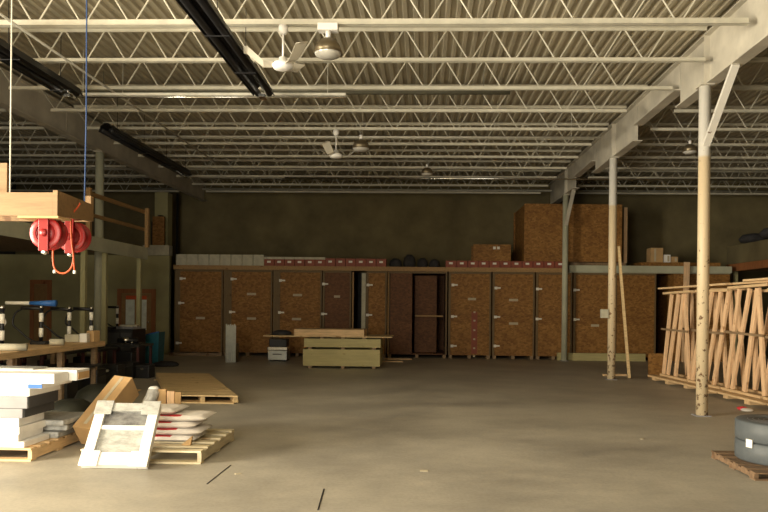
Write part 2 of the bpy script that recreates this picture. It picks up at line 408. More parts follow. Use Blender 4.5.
def lamp(x, y, z, lab, box=True, s=1.0):
    t = thing('high_bay_lamp', (x, y, z), lab, 'lamp', 'bell shaped hanging lamps')
    if box:
        MB().bb(x-.13*s, x+.13*s, y-.07, y+.07, z+.29*s, z+.38*s).build('ballast_box', WHITE, t, bevel=.006)
        MB().tube([(x, y, z+.38*s), (x, y, ZB-.008)], .012, 8).build('stem', SHINY, t)
    else: MB().tube([(x, y, z+.29*s), (x, y, ZB-.008)], .012, 8).build('stem', SHINY, t)
    MB().tube([(x, y, z+.2*s), (x, y, z+.29*s)], .035*s, 12).build('socket', WHITE, t, True)
    MB().lathe((x, y, z), [(0, .2*s), (.05*s, .2*s), (.11*s, .17*s), (.16*s, .1*s), (.19*s, .0), (.185*s, .0), (.15*s, .1*s), (.1*s, .16*s), (0, .185*s)], 28).build('shade', BRONZE, t, True)
    MB().lathe((x, y, z), [(0, -.055*s), (.1*s, -.05*s), (.16*s, -.02*s), (.182*s, .015*s), (.17*s, .03*s), (0, .03*s)], 28).build('lens', GLASSY, t, True)
p = P(328, 54, 9.0); lamp(p.x, 9.0, p.z, 'bell shaped hanging lamp nearest the camera under a white box')
p = P(361, 149, 14.4); lamp(p.x, 14.4, p.z, 'bell shaped hanging lamp beside the far fan', False)
p = P(427, 174, 17.1); lamp(p.x, 17.1, p.z, 'tiny bell shaped lamp farthest off near the hall centre', False, .8)
p = P(690, 152, 14.4); lamp(p.x, 14.4, p.z, 'bell shaped lamp in the right bay beside the braced column', False, .8)

# ------------------------------------------------------------------ mezzanine at left, office wall
FX = -7.05; MZ = 3.0
YE = 17.7
t = thing('mezzanine', (FX, 12, 0), 'raised storage deck with a pale fascia along the left side', 'mezzanine')
MB().bb(FX-.04, FX, 6.5, YE, MZ-.3, MZ).build('fascia', FASC, t)
MB().bb(XL+.02, FX-.04, 6.5, 15.7, MZ-.12, MZ).bb(XL+.02, FX-.04, 16.0, YE, MZ-.12, MZ).bb(XL+.02, BEAML-.15, 15.7, 16.0, MZ-.12, MZ).bb(BEAML+.15, FX-.04, 15.7, 16.0, MZ-.12, MZ).build('deck', OLDW, t)
for px_ in (84, 105, 139.5):
    r = ray(px_, 260); yy = (FX-.11)/(r.x/r.y)
    MB().bb(FX-.16, FX-.06, yy-.05, yy+.05, 0, MZ-.125).build('post', WALLO, t)
for yy in (8.0, 10.8):
    MB().bb(FX-.16, FX-.06, yy-.05, yy+.05, 0, MZ-.125).build('post', WALLO, t)
g = thing('guard_rail', (FX-.05, 15, MZ), 'brown timber railing on the edge of the left deck', 'railing')
pa, pb = P(92, 199, 13.0), P(143, 212, YE)
ys = FX/(ray(88, 220).x/ray(88, 220).y)
MB().bb(FX-.09, FX-.05, ys, YE, MZ+.86, MZ+.95).build('top_rail', RAILW, g)
MB().bb(FX-.09, FX-.05, ys, YE, MZ+.42, MZ+.5).build('mid_rail', RAILW, g)
for yy in (ys+.05, YE-.05): MB().bb(FX-.05, FX+.04, yy-.045, yy+.045, MZ+.001, MZ+1.0).build('post', RAILW, g)
YO = 21.3
xe = P(169, 300, YO).x; xs_ = P(143.5, 300, YO).x
S('wall_office', MB().bb(XL, xe, YO, YO+.15, 0, 3.05), WALLO)
o = MB().bb(xs_, xe+.02, YO-.1, YO+.2, 3.05, 3.36).build('white_beam_block', CREAMB); tag(o, 'pale block on top of the yellow wall beside the first crate', 'beam block')
p0, p1 = P(154, 220, YO+.3), P(167, 220, YO+.3)
S('trim_3', MB().bb(p0.x, p1.x, YO+.35, YO+.75, 0, 5.05), WALLO)
o = MB().bb(p0.x+.08, p1.x+.03, YO-.02, YO+.05, 3.365, 4.25).build('osb_offcut', OSB); tag(o, 'upright piece of OSB standing on the pale block', 'board')
p = P(172, 200, 22.4); o = MB().tube([(p.x, 22.9, .0), (p.x, 22.9, 5.2)], .04, 12).build('drain_pipe', BLACK, None, True); tag(o, 'dark vertical pipe at the left end of the back wall', 'pipe')
# black rolls behind rail end
for i, (x_, h) in enumerate([(146, .75), (152.5, .95)]):
    p = P(x_, 243, YO-.35)
    o = MB().tube([(p.x, YO+.28, 3.362), (p.x, YO+.28, 3.362+h)], .09, 14).build('tarp_roll', BLACK, None, True)
    tag(o, ['short', 'tall'][i]+' upright black roll standing behind the railing end', 'roll', 'black rolls on the wall top')
def office_door(x0, x1, ytop, kind, n):
    a, b = P(x0, ytop, YO), P(x1, ytop, YO); zt = a.z
    fr = MB().bb(a.x, a.x+.12, YO-.06, YO-.001, 0, zt).bb(b.x-.12, b.x, YO-.06, YO-.001, 0, zt).bb(a.x, b.x, YO-.06, YO-.001, zt, zt+.13)
    d = tag(fr.build('door_%d' % n, REDW), kind='structure')
    MB().bb(a.x+.125, b.x-.125, YO-.045, YO-.005, .02, zt-.005).build('door_leaf', DOORW, d)
    if kind:
        MB().bb(a.x+.27, (a.x+b.x)/2-.05, YO-.055, YO-.046, .75, zt-.2).build('pane', BLIND, d)
        MB().bb((a.x+b.x)/2+.05, b.x-.27, YO-.055, YO-.046, .75, zt-.2).build('pane', BLIND, d)
        MB().bb(a.x+.27, b.x-.27, YO-.055, YO-.046, zt-.19, zt-.08).build('sign_strip', ORANGE, d)
    MB().tube([(b.x-.2, YO-.1, 1.0), (b.x-.2, YO-.046, 1.0)], .025, 10).build('door_handle', SHINY, d, True)
office_door(31, 52, 284, False, 1); office_door(118, 156, 293, True, 2)

# right hand mezzanine
RXm = 9.4
t = thing('mezzanine', (RXm, 16, 0), 'dark-based raised deck with a pale panel along the right side', 'mezzanine')
MB().bb(RXm, RXm+.08, 8, 22, 2.95, 3.5).build('parapet', WALLT, t)
MB().bb(RXm-.03, RXm+.1, 8, 22, 2.72, 2.94).build('edge_beam', REDW, t)
MB().bb(RXm+.1, XR-.02, 8, 22, 2.75, 2.93).build('deck', OLDW, t)
for yy in (8.2, 12.5, 17, 21.5): MB().bb(RXm+.02, RXm+.12, yy, yy+.1, 0, 2.715).build('post', WALLO, t)
for i, (px_, py_, yy) in enumerate([(736, 235, 20.5), (757, 229, 18.8)]):
    p = P(px_, py_, yy)
    mb = MB()
    mb.lathe((p.x+.5, yy, 3.51), [(0, 0), (.34, 0), (.4, .1), (.3, .22), (.1, .26), (0, .26)], 14)
    o = mb.build('folded_tarp', CLOTH, None, True); tag(o, ['dark folded tarp on the right parapet, the farther one', 'dark folded tarp on the right parapet, the nearer one'][i], 'tarp')
    o.location.z = 3.502

# ------------------------------------------------------------------ wooden storage crates
YV = 21.2
def X(px_, yy=YV, py_=310): return P(px_, py_, yy).x
def Zp(px_, py_, yy=YV): return P(px_, py_, yy).z
ZTOP = 2.62
def crate(x0, x1, lab, clips=(), labels=(), mat=OSB, dx0=None, opened=False, depth=2.0):
    a, b = X(x0), X(x1)-.03; t = thing('storage_crate', ((a+b)/2, YV+depth/2, 0), lab, 'storage crate', 'wooden storage crates along the back wall')
    z1 = ZTOP; w = .03
    mb = MB().bb(a, a+w, YV+.03, YV+depth, .1, z1).bb(b-w, b, YV+.03, YV+depth, .1, z1).bb(a+w, b-w, YV+depth-w, YV+depth, .1, z1)
    mb.bb(a+w, b-w, YV+.03, YV+depth-w, z1-w, z1).bb(a+w, b-w, YV+.03, YV+depth-w, .1, .1+w)
    mb.build('body', mat, t)
    d0 = X(dx0) if dx0 else a+.07
    dr = t
    if not opened:
        dr = MB().bb(d0, b-.05, YV, YV+.028, .12, z1-.06).build('door', mat, t)
    mb = MB().bb(a, a+.06, YV+.002, YV+.028, .1, z1).bb(b-.045, b, YV+.002, YV+.028, .1, z1)
    if dx0: mb.bb(a+.06, d0-.005, YV+.01, YV+.028, .1, z1)
    mb.bb(a+.06, b-.045, YV+.004, YV+.028, z1-.055, z1)
    mb.build('frame', OSBP, t)
    for q in (a+.02, (a+b)/2-.05, b-.12): MB().bb(q, q+.1, YV+.03, YV+depth, 0, .1).build('skid', OLDW, t)
    for (cx, cy) in clips:
        p = P(cx, cy, YV-.02)
        mb = MB().bb(p.x-.075, p.x+.01, YV-.02, YV-.003, p.z-.04, p.z+.04).bb(p.x+.01, p.x+.11, YV-.014, YV-.003, p.z-.02, p.z+.025)
        tag(mb.build('clip', MARK, dr), 'bright metal corner clip')
    for (lx0, lx1, ly) in labels:
        p, q = P(lx0, ly, YV), P(lx1, ly, YV)
        tag(MB().bb(p.x, q.x, YV-.006, YV-.001, p.z-.035, p.z+.035).build('label', LABEL, dr), 'pale paper label strip')
    return t
crate(174.5, 223.5, 'wooden storage crate at the left end below the cream boxes', [(182, 278.5), (180.5, 303), (178, 343)], [(196, 205, 318)], dx0=180)
crate(223.5, 273, 'wooden storage crate second from the left, behind the leaning grey sheets', [(233, 279), (231.5, 312)], [(247, 256, 294), (247, 256, 318.5)], dx0=231.5)
crate(273, 322.5, 'wooden storage crate third from left, behind the lumber pile left end', [(281.5, 280.5), (280.5, 312.5)], [(293, 302, 295), (292, 301, 319)], dx0=280)
crate(322.5, 352, 'dark reddish storage crate left of the narrow black gap', [(324.5, 284), (323.5, 314)], [(334, 340, 296.5)], OSBR)
crate(366, 387.5, 'narrow storage crate right of the pale upright board', [(369, 285), (368.5, 315)], [])
v6 = crate(387.5, 448, 'open storage crate with an inner shelf and dark red left panel', [], [], OSBR, opened=True)
a, b = X(388.5), X(412)
MB().bb(a+.05, b, YV, YV+.028, .12, ZTOP-.06).build('door', OSBR, v6)
MB().bb(X(415), X(446)-.08, YV+.25, YV+1.3, Zp(430, 317), Zp(430, 317)+.05).build('shelf', RAILW, v6)
MB().bb(X(414.5), X(437), YV+.6, YV+.63, .14, ZTOP-.1).build('inner_panel', OSBR, v6)
MB().tube([(a-.01, YV-.01, .12), (a-.01, YV-.01, ZTOP-.02)], .02, 6).build('edge_strip', RAILW, v6)
v7 = crate(448.5, 492, 'wooden storage crate with a vertical red spotted strip on its door', [(454, 285), (453.5, 316.5), (453, 346)], [(468, 476, 299)])
p = X(474.5); tag(MB().bb(p-.09, p+.09, YV-.008, YV-.001, .15, Zp(474, 312)).build('red_strip', REDB, v7), 'dark red tape strip')
for q in (312, 320.5, 330, 339, 348, 356): MB().bb(p-.03, p+.03, YV-.013, YV-.0085, Zp(474, q)-.03, Zp(474, q)+.02).build('white_dot', LABEL, v7)
crate(492.5, 535.5, 'wooden storage crate with three bright clips right of the red strip', [(497, 288), (496.5, 317), (496, 346)], [(509, 518, 300), (509, 518, 323.5)])
crate(536, 573, 'wooden storage crate behind the farthest column', [(538.5, 289), (538, 319)], [])
crate(573.5, 614, 'wooden storage crate just left of the middle column', [(576, 290), (576, 319.5)], [(591, 599, 325.5)])
crate(614.5, 657, 'wooden storage crate right of the middle column by the dark gap', [], [])
# pale board and jamb at the black gap
o = MB().bb(X(361.5), X(365.5), YV-.02, YV+.04, .0, Zp(363, 273)).build('pale_board', CREAMB); tag(o, 'pale grey upright board at the narrow black gap', 'board')
o = MB().bb(X(352.2), X(353.6), YV-.02, YV+.04, 0, Zp(353, 272)).build('door_jamb_board', RAILW); tag(o, 'thin tan upright board left of the narrow black gap', 'board')
# shade of the open gap, put in as an added dark sheet
o = MB().bb(X(354), X(361), YV+1.2, YV+1.25, 0, ZTOP).build('gap_shade_sheet', CLOTH); tag(o, 'added dark sheet standing for the shade deep in the narrow gap', 'sheet')
# planks over the crates
ZL = ZTOP+.002
xs0, xs1 = X(174), X(567)
o = MB().bb(xs0, xs1, YV-.1, YV+2.0, ZL, ZL+.13).build('timber_ledge', RAILW); tag(o, 'long brown timber ledge lying across the crate tops', 'ledge')
ZK = ZL+.132
def ledgebox(x0, x1, hh, i, mats, name, lab, cat, grp, spot=False, zc=ZK):
    a, b = X(x0)+.006, X(x1)-.006; t = thing(name, ((a+b)/2, YV+.15, zc), lab, cat, grp)
    MB().bb(a, b, YV-.06, YV+.34, zc, zc+hh).build('body', mats[0], t, bevel=.008)
    if len(mats) > 1: MB().bb(a-.004, b+.004, YV-.065, YV+.345, zc+hh+.001, zc+hh+.07).build('lid', mats[1], t)
    if spot: MB().bb((a+b)/2-.06, (a+b)/2+.05, YV-.066, YV-.061, zc+hh*.45, zc+hh*.45+.06).build('white_mark', MARK, t)
w = (264-176)/8
for i in range(8): ledgebox(176+w*i, 176+w*(i+1), .33, i, [CREAMB], 'cream_box', 'cream square box on the ledge, %s from the left' % NTH[i], 'box', 'cream boxes on the ledge')
w = (325-264)/6
for i in range(6): ledgebox(264+w*i, 264+w*(i+1), .2, i, [REDB, CREAMB], 'red_box', 'red box with a cream lid on the ledge, %s from the left' % NTH[i], 'box', 'cream-lidded red boxes on the ledge', True)
w = (386-325)/6
for i in range(6): ledgebox(325+w*i, 325+w*(i+1), .24, i, [REDB], 'red_box', 'plain red box with a white mark above the dark gap, %s from the left' % NTH[i], 'box', 'red boxes left of the dark bundle', True)
w = (565-445)/11
for i in range(11): ledgebox(445+w*i, 445+w*(i+1), .2, i, [REDB], 'red_box', 'low red box with a white mark right of the dark bundle, %s from the left' % NTH[i], 'box', 'red boxes on the ledge below the big crate', True)
for i, (x_, r_, h_) in enumerate([(395, .2, .28), (409, .2, .4), (422, .17, .3), (434, .18, .26)]):
    p = X(x_, YV+.3)
    o = MB().lathe((p, YV+.4, ZK), [(0, 0), (r_*.9, 0), (r_, h_*.3), (r_*.85, h_*.75), (r_*.4, h_), (0, h_*.98)], 12).build('cloth_bundle', CLOTH, None, True)
    tag(o, 'dark rounded cloth bundle above the open crate, %s from the left' % NTH[i], 'bundle', 'dark bundles on the ledge')
# big crate above, small crate above
def osb_case(x0, x1, y0, y1, z0, z1, name, lab, cat, rot=0):
    cx, cy = (x0+x1)/2, (y0+y1)/2
    t = thing(name, (cx, cy, z0), lab, cat)
    MB().bb(x0+.04, x1-.04, y0+.02, y1, z0, z1).build('body', OSB, t)
    for q in ((x0, x0+.09, y0, y0+.018, z0, z1), (x1-.09, x1, y0, y0+.018, z0, z1), (x0+.09, x1-.09, y0, y0+.018, z1-.09, z1), (x0, x0+.038, y0+.02, y0+.1, z0, z1), (x0, x0+.038, y1-.1, y1, z0, z1)):
        MB().bb(*q).build('batten', OSB, t)
    t.rotation_euler.z = rot; return t
bx0, bx1 = X(523, 21.35, 230), X(621, 21.35, 230)
osb_case(bx0, bx1, 21.3, 23.45, ZK+.205, Zp(560, 204, 21.3), 'large_osb_crate', 'huge OSB crate standing on the ledge behind the farthest column', 'crate', R(1.5)).location.x += 0
sc = osb_case(X(473), X(511), 21.36, 22.2, ZK+.205, Zp(490, 244), 'small_osb_crate', 'small OSB crate with white labels on the ledge left of the huge crate', 'crate')
for q in (493, 497): MB().bb(X(q), X(q)+.08, 21.35, 21.356, Zp(q, 247.5)-.04, Zp(q, 247.5)+.04).build('label', MARK, sc)
# the bed that carries those two: long timbers behind the red boxes
o = MB().bb(X(468), X(629), YV+.36, YV+2.2, ZK, ZK+.2).build('timber_bed', OLDW); tag(o, 'low brown timber bed under the huge OSB crate', 'bed')
o = MB().bb(X(622.3, 21.6)+.03, X(625.5, 21.6)+.03, 21.6, 21.66, ZK+.202, Zp(622, 206, 21.3)).build('upright_plank', PINE); tag(o, 'narrow tan plank standing against the right edge of the huge crate', 'plank')
t = thing('long_white_beam', (X(650), YV, ZL), 'long pale steel beam lying over the right-hand crates', 'beam')
zb0, zb1 = ZL, Zp(640, 266)
MB().bb(X(568.5), X(730), YV-.1, YV+.0, zb0+.02, zb1).build('face', FASC, t)
MB().bb(X(568.5), X(730), YV+.0, YV+.12, zb0, zb0+.02).build('bottom_flange', FASC, t)
o = MB().bb(X(674), X(730), YV+.03, YV+2.0, .0, ZTOP-.01).build('storage_crate', OSB)
tag(o, 'plain wooden storage crate mostly hidden behind the stacked timber frames', 'storage crate', 'wooden storage crates along the back wall')
for i in range(3):
    hq = (zb1+.13-ZL)/3
    o = MB().bb(X(634+4*i), X(728-3*i), YV+.14, YV+1.4, ZL+hq*i+.001, ZL+hq*(i+1)-.006).build('brown_board', REDW if i % 2 else OSB)
    tag(o, 'wide brown board on the pale beam, %s from the bottom' % NTH[i], 'board', 'brown boards stacked on the pale beam')
zt_ = zb1+.21-.08
for i, (x0, x1, y1, m) in enumerate([(653.5, 666, 247, OSB), (667, 673.5, 254, MARK), (674.5, 681, 256, OSB)]):
    t = thing('carton', (X((x0+x1)/2), YV+.5, zt_), ['tall brown carton on the stacked brown boards', 'small white carton between two brown ones on the boards', 'low brown carton at the right of the white one'][i], 'carton', 'cartons on the brown boards')
    MB().bb(X(x0), X(x1), YV+.3, YV+.7, zt_, Zp(x0, y1)).build('body', [KRAFT, WHITE, KRAFT][i], t)
    MB().bb(X(x0)+.1, X(x0)+.16, YV+.294, YV+.299, zt_+.03, Zp(x0, y1)-.03).build('tape', LABEL, t)
p, q = P(687.5, 262, 20.9), P(685.5, 292, 20.9)
o = MB().bar((q.x, 20.95, 0), (p.x, 20.95, p.z), .16, .05, (0, 1, 0)).build('upright_plank', PINE); tag(o, 'wide yellow plank standing upright in front of the pale beam', 'plank')

# leaning board, kerb timbers, floor boards
b0 = G(629.5, 379); 
o = MB().bar((b0.x, b0.y+.02, .02), (4.3, 15.6, 2.95), .06, .035, (0, 1, 0)).build('leaning_board', TANW); tag(o, 'tall thin board leaning against the middle column', 'board')
p, q = G(603, 376), G(626, 376)
o = MB().bar((p.x, p.y, .025), (q.x, q.y, .025), .09, .045).build('floor_board', PINEX); tag(o, 'short board lying on the floor beside the middle column', 'board')
a, b = G(558, 360.5), G(644, 361)
o = MB().bb(a.x, b.x, 20.98, 21.12, 0, .22).build('timber_sleeper', SHEETW); tag(o, 'long olive timber lying along the foot of the right-hand crates', 'timber')
for i, (x0, x1, y_) in enumerate([(384, 412, 359.5), (378, 403, 362)]):
    a, b = G(x0, y_), G(x1, y_+.3)
    o = MB().bar((a.x, a.y, .02), (b.x, b.y, .02), .1, .035).build('floor_board', PINEX); tag(o, ['thin board on the floor in front of the open crate, farther one', 'thin board on the floor right of the lumber pile, nearer one'][i], 'board')
o = MB().bb(X(172), X(224), 20.98, 21.1, 0, .09).build('timber_sleeper', OLDW); tag(o, 'low dark timber along the foot of the leftmost crate', 'timber')

for i, (px_, py_, sz) in enumerate([(424, 471, .05), (238, 474, .035), (642, 439, .04)]):
    p = G(px_, py_)
    o = MB().box((p.x, p.y, .004), (sz*1.5, sz, .006), Matrix.Rotation(R(30*i), 3, 'Z')).build('litter_scrap', LABEL)
    tag(o, ['pale paper scrap on the open floor at the centre bottom', 'tiny brown scrap on the floor below the pale pallet corner', 'tiny pale scrap on the floor left of the grey rolls'][i], 'litter', 'scraps on the floor')
# ------------------------------------------------------------------ lumber / sheet pile in the middle
YM = 17.4
def xm(px_, y=YM): return P(px_, 345, y).x
def zm(py_, px_=340, y=YM): return P(px_, py_, y).z
for q, (a_, b_) in enumerate([(310, 319), (352, 361)]):
    pass
t = thing('sheet_stack', (xm(341), YM+.6, 0), 'tall lower stack of olive wood sheets in the hall middle', 'sheet stack')
MB().bb(xm(303), xm(380), YM, YM+1.2, .06, zm(349.5)).build('sheets', SHEETW, t)
for q in (308, 341, 372): MB().bb(xm(q), xm(q)+.09, YM+.02, YM+1.18, 0, .059).build('bearer', OLDW, t)
t = thing('sheet_stack', (xm(341), YM+.6, zm(349.5)), 'thin upper stack of olive wood sheets on the tall stack', 'sheet stack')
for q in (308, 341, 372): MB().bb(xm(q), xm(q)+.09, YM+.02, YM+1.18, zm(349.5)+.001, zm(347.3)).build('bearer', OLDW, t)
MB().bb(xm(304), xm(380.5), YM, YM+1.2, zm(347.3), zm(338.8)).build('sheets', SHEETW, t)
t = thing('thin_sheet', (xm(327), YM+.6, zm(338.8)), 'long thin sheet overhanging both ends of the lumber pile', 'sheet')
for q in (320, 341, 362): MB().bb(xm(q), xm(q)+.09, YM+.02, YM+1.18, zm(338.8)+.001, zm(337.2)).build('bearer', OLDW, t)
MB().bb(xm(263.5), xm(392), YM-.05, YM+1.15, zm(337.2), zm(336.2)).build('sheet', TANW, t)
o = MB().bb(xm(294), xm(364), YM, YM+.9, zm(336.2)+.001, zm(329.6)).build('top_planks', PINEX); tag(o, 'brown plank stack on top of the long thin sheet', 'plank stack')
o = MB().lathe((xm(281, YM+.4), YM+.5, zm(336.2)+.001), [(0, 0), (.26, 0), (.24, .07), (.1, .12), (0, .12)], 12).build('cloth_bundle', CLOTH, None, True); tag(o, 'dark crumpled cloth on the left overhang of the thin sheet', 'cloth')
# silver case
g0 = G(278, 361)
t = thing('metal_case', (g0.x, g0.y, 0), 'shiny metal case on the floor left of the lumber pile', 'case')
yy = g0.y; a, b = P(268.5, 355, yy).x, P(287.5, 355, yy).x
MB().bb(a, b, yy-.1, yy+.4, .03, .3).build('body', SILVER, t, bevel=.015)
MB().bb(a-.01, b+.01, yy-.11, yy+.41, .305, .4).build('lid', SHINY, t, bevel=.015)
MB().tube([(a+.15, yy-.11, .2), (a+.15, yy-.15, .2), (b-.15, yy-.15, .2), (b-.15, yy-.11, .2)], .012, 6).build('handle', BLACK, t)
mb = MB()
for sx in (a+.06, b-.06):
    for sy in (yy-.04, yy+.34): mb.bb(sx-.03, sx+.03, sy-.03, sy+.03, 0, .029)
mb.build('foot', BLACK, t)
o = MB().bb(a+.02, b-.02, yy-.05, yy+.35, .402, .62).build('black_case', BLACK, None, bevel=.02); tag(o, 'black case stacked on the shiny metal case', 'case')
# grey corrugated sheets standing at crate two
g0 = G(230, 362.5); yy = g0.y; a, b = P(225.5, 345, yy).x, P(235.5, 345, yy).x; zt_ = P(230, 324, yy).z
t = thing('corrugated_sheets', (g0.x, yy, 0), 'pale grey corrugated sheets standing in front of the second crate', 'sheets')
mb = MB(); n = 5; ww = (b-a)/n
for i in range(n):
    mb.bb(a+ww*i+.004, a+ww*(i+.62), yy, yy+.03, 0, zt_-.02*(i % 2)); mb.bb(a+ww*i, a+ww*(i+1), yy+.03, yy+.045, 0, zt_-.04)
mb.build('sheet', SILVER, t)
MB().bb(a, b, yy+.05, yy+.35, 0, .5).build('support_block', OSBP, t)

# ------------------------------------------------------------------ stacked timber frames at right
def frame(origin, L, idx, lab, seed, h=1.86, z0=.1, lean=0.0, ang=0.0):
    rnd = random.Random(seed)
    t = thing('timber_truss', origin, lab, 'timber truss', 'leaning pine frames at the right')
    ox, oy, oz = origin; dirv = Vector((math.sin(ang), -math.cos(ang), 0)); nv = Vector((math.cos(ang), math.sin(ang), 0))
    def at(u, z, off=0): return Vector((ox, oy, 0))+dirv*u+nv*(off+lean*(z-z0))+Vector((0, 0, z))
    MB().bar(at(-.02, z0+.03), at(L+.02, z0+.03), .1, .045).build('bottom_rail', PINEY, t)
    MB().bar(at(-.03, z0+h), at(L+.03, z0+h+rnd.uniform(-.02, .03)), .1, .045).build('top_rail', PINEY, t)
    MB().bar(at(-.02, z0+h*.57, -.045), at(L+.0, z0+h*.56, -.045), .03, .04).build('mid_rail', OLDW, t)
    n = 4
    for i in range(n):
        u = .14+(L-.28)*i/(n-1); d = rnd.choice([.16, .12, .2, .14, -.18])*(-1 if seed >= 31 else 1)
        MB().bar(at(max(u-d, .06), z0+.055, rnd.uniform(.0, .02)), at(u+d*.9, z0+h-.025, rnd.uniform(0, .02)), rnd.uniform(.085, .11), .04, (-nv.x, -nv.y, 0)).build('stud', PINE, t)
    return t
P0 = G(651, 379.5); P1 = G(768, 409)
dv = (Vector((P1.x, P1.y, 0))-Vector((P0.x, P0.y, 0))); Lt = dv.length; dv.normalize(); ang = math.atan2(dv.x, -dv.y)
nseg = 5; Ls = 1.26
names = ['farthest', 'second farthest', 'middle', 'second nearest', 'nearest']
rows = ['front row', 'second row', 'third row']
# bearers
nn = Vector((math.cos(ang), math.sin(ang), 0))
for i in range(9):
    c = Vector((P0.x, P0.y, 0))+dv*(.12+i*.75); a = c-nn*(.0+.04*(i % 2)); b = c+nn*.85
    a2 = a+dv*.0
    o = MB().bar((a.x, a.y, .035), (b.x+.0, b.y, .035), .16, .07).build('bearer_board', PINEX)
    tag(o, 'pine bearer board under the leaning frames, %s from the far end' % NTH[i], 'board', 'bearer boards under the pine frames')
for i in range(4):
    a = Vector((P0.x, P0.y, 0))+dv*(.02+i*1.5)-nn*(-.02); b = a+dv*1.46
    o = MB().bar((a.x, a.y, .0725+.0175), (b.x, b.y, .0725+.0175), .22, .035).build('skid_board', PINEY)
    tag(o, 'long pine board along the floor edge of the frames, %s from the far end' % NTH[i], 'board', 'floor edge boards of the pine frames')
for r in range(2):
    for s in range(nseg):
        o_ = Vector((P0.x, P0.y, 0))+dv*(.3+s*(Ls+.03)+.1*r)+nn*(.12+.34*r)
        frame((o_.x, o_.y, .11), Ls-.1, s, 'leaning pine frame with slanted studs, %s of the %s' % (names[s], rows[r]), 31*r+s, 1.80+.03*((s+r) % 3), .11, .03+.02*((s*2+r) % 3), ang)
# loose boards on top
for i, (u0, u1, off, zz, m) in enumerate([(.1, 2.9, .16, 2.02, PINEY), (2.2, 5.0, .3, 2.04, PINEY), (1.0, 5.5, .62, 2.06, PINEY), (3.4, 6.2, .2, 2.085, PINEY)]):
    a = Vector((P0.x, P0.y, zz))+dv*u0+nn*off; b = Vector((P0.x, P0.y, zz+.02))+dv*u1+nn*off
    o = MB().bar(a, b, .13, .035).build('loose_board', m); tag(o, 'loose pine board lying on top of the frames, %s counted from the far end' % NTH[i], 'board', 'loose boards on the pine frames')
a = G(651, 379); o = MB().bb(a.x+.05, a.x+.42, a.y+.35, a.y+.38, 0, .55).build('osb_offcut', OSB); tag(o, 'low square OSB offcut standing at the far end of the frames', 'board')
for i in range(2):
    c = G(750+0*i, 407.5); 
c = G(747, 411)
t = thing('plastic_bag', (c.x, c.y, 0), 'crumpled red and white bag on the floor by the frames', 'bag')
MB().lathe((c.x, c.y, 0), [(0, 0), (.08, 0), (.1, .02), (.06, .04), (0, .045)], 10).build('white_side', WHITE, t, True)
MB().lathe((c.x-.02, c.y+.11, 0), [(0, 0), (.06, 0), (.09, .03), (.05, .05), (0, .06)], 10).build('red_side', BAGR, t, True)

# ------------------------------------------------------------------ drums on the broken pallet, right
def pallet(name, x0, x1, y0, y1, lab, mats, nslat=7, gap=.4, h=.13, z=0, th=.018, cat='pallet', grp=None, skew=0.0, ns=3, sw=.04):
    """stringers run along Y, slats along X"""
    t = thing(name, ((x0+x1)/2, (y0+y1)/2, z), lab, cat, grp)
    D = y1-y0
    def sh(y): return skew*(y-y0)
    for i in range(ns):
        xx = x0+sw/2+(x1-x0-sw)*i/(ns-1)
        MB().bar((xx+sh(y0+.02), y0+.02, z+h/2), (xx+sh(y1-.02), y1-.02, z+h/2), sw, h-2*th-.002).build('stringer', mats[1], t)
    sp = D/nslat; w = sp*(1-gap)
    for i in range(nslat):
        yy = y0+w/2+(D-w)*i/(nslat-1); xo = sh(yy)
        k = skew*w/2; q = [(x0+xo-k, yy-w/2), (x1+xo-k, yy-w/2), (x1+xo+k, yy+w/2), (x0+xo+k, yy+w/2)]
        MB().add([(u, v, z+h-th) for u, v in q]+[(u, v, z+h) for u, v in q], [(3, 2, 1, 0), (4, 5, 6, 7), (0, 1, 5, 4), (1, 2, 6, 5), (2, 3, 7, 6), (3, 0, 4, 7)]).build('slat', mats[0], t)
    for i in range(3):
        yy = y0+w/2+(D-w)*i/2; xo = sh(yy)
        MB().bb(x0+xo, x1+xo, yy-w/2, yy+w/2, z, z+th).build('bottom_slat', mats[0], t)
    return t
gl = G(714, 457, .09); gf = G(752, 473, .09)
pallet('broken_pallet', 3.1, 4.3, 6.6, 7.6, 'worn dark brown pallet under the grey rolls at lower right', (GRIME, GRIME), 6, .3, .075, th=.014)
dc = (3.62, 7.18); rr = .42
for i in range(2):
    z0 = .0765+.2*i
    t = thing('rubber_roll', (dc[0], dc[1], z0), ['lower thick grey rubber roll on the worn pallet', 'upper thick grey rubber roll stacked on the other roll'][i], 'roll', 'grey rolls at lower right')
    MB().lathe((dc[0], dc[1], z0), [(.10, 0), (rr-.02, 0), (rr, .015), (rr, .185), (rr-.015, .197), (.10, .197), (.10, 0)], 48).build('coil', RUBBER, t, True)
    mb = MB()
    for q in range(4):
        r0 = .15+.05*q
        mb.lathe((dc[0], dc[1], z0), [(r0, .1972), (r0+.004, .199), (r0+.008, .1972)], 40)
    if i: mb.build('layer_edge', GREYB, t)
    if i == 0:
        p = G(734.5, 443, .28)
        MB().box((dc[0]-rr*.93, dc[1]-rr*.42, .27), (.015, .07, .08), Matrix.Rotation(R(25), 3, 'Z')).build('tag', MARK, t)

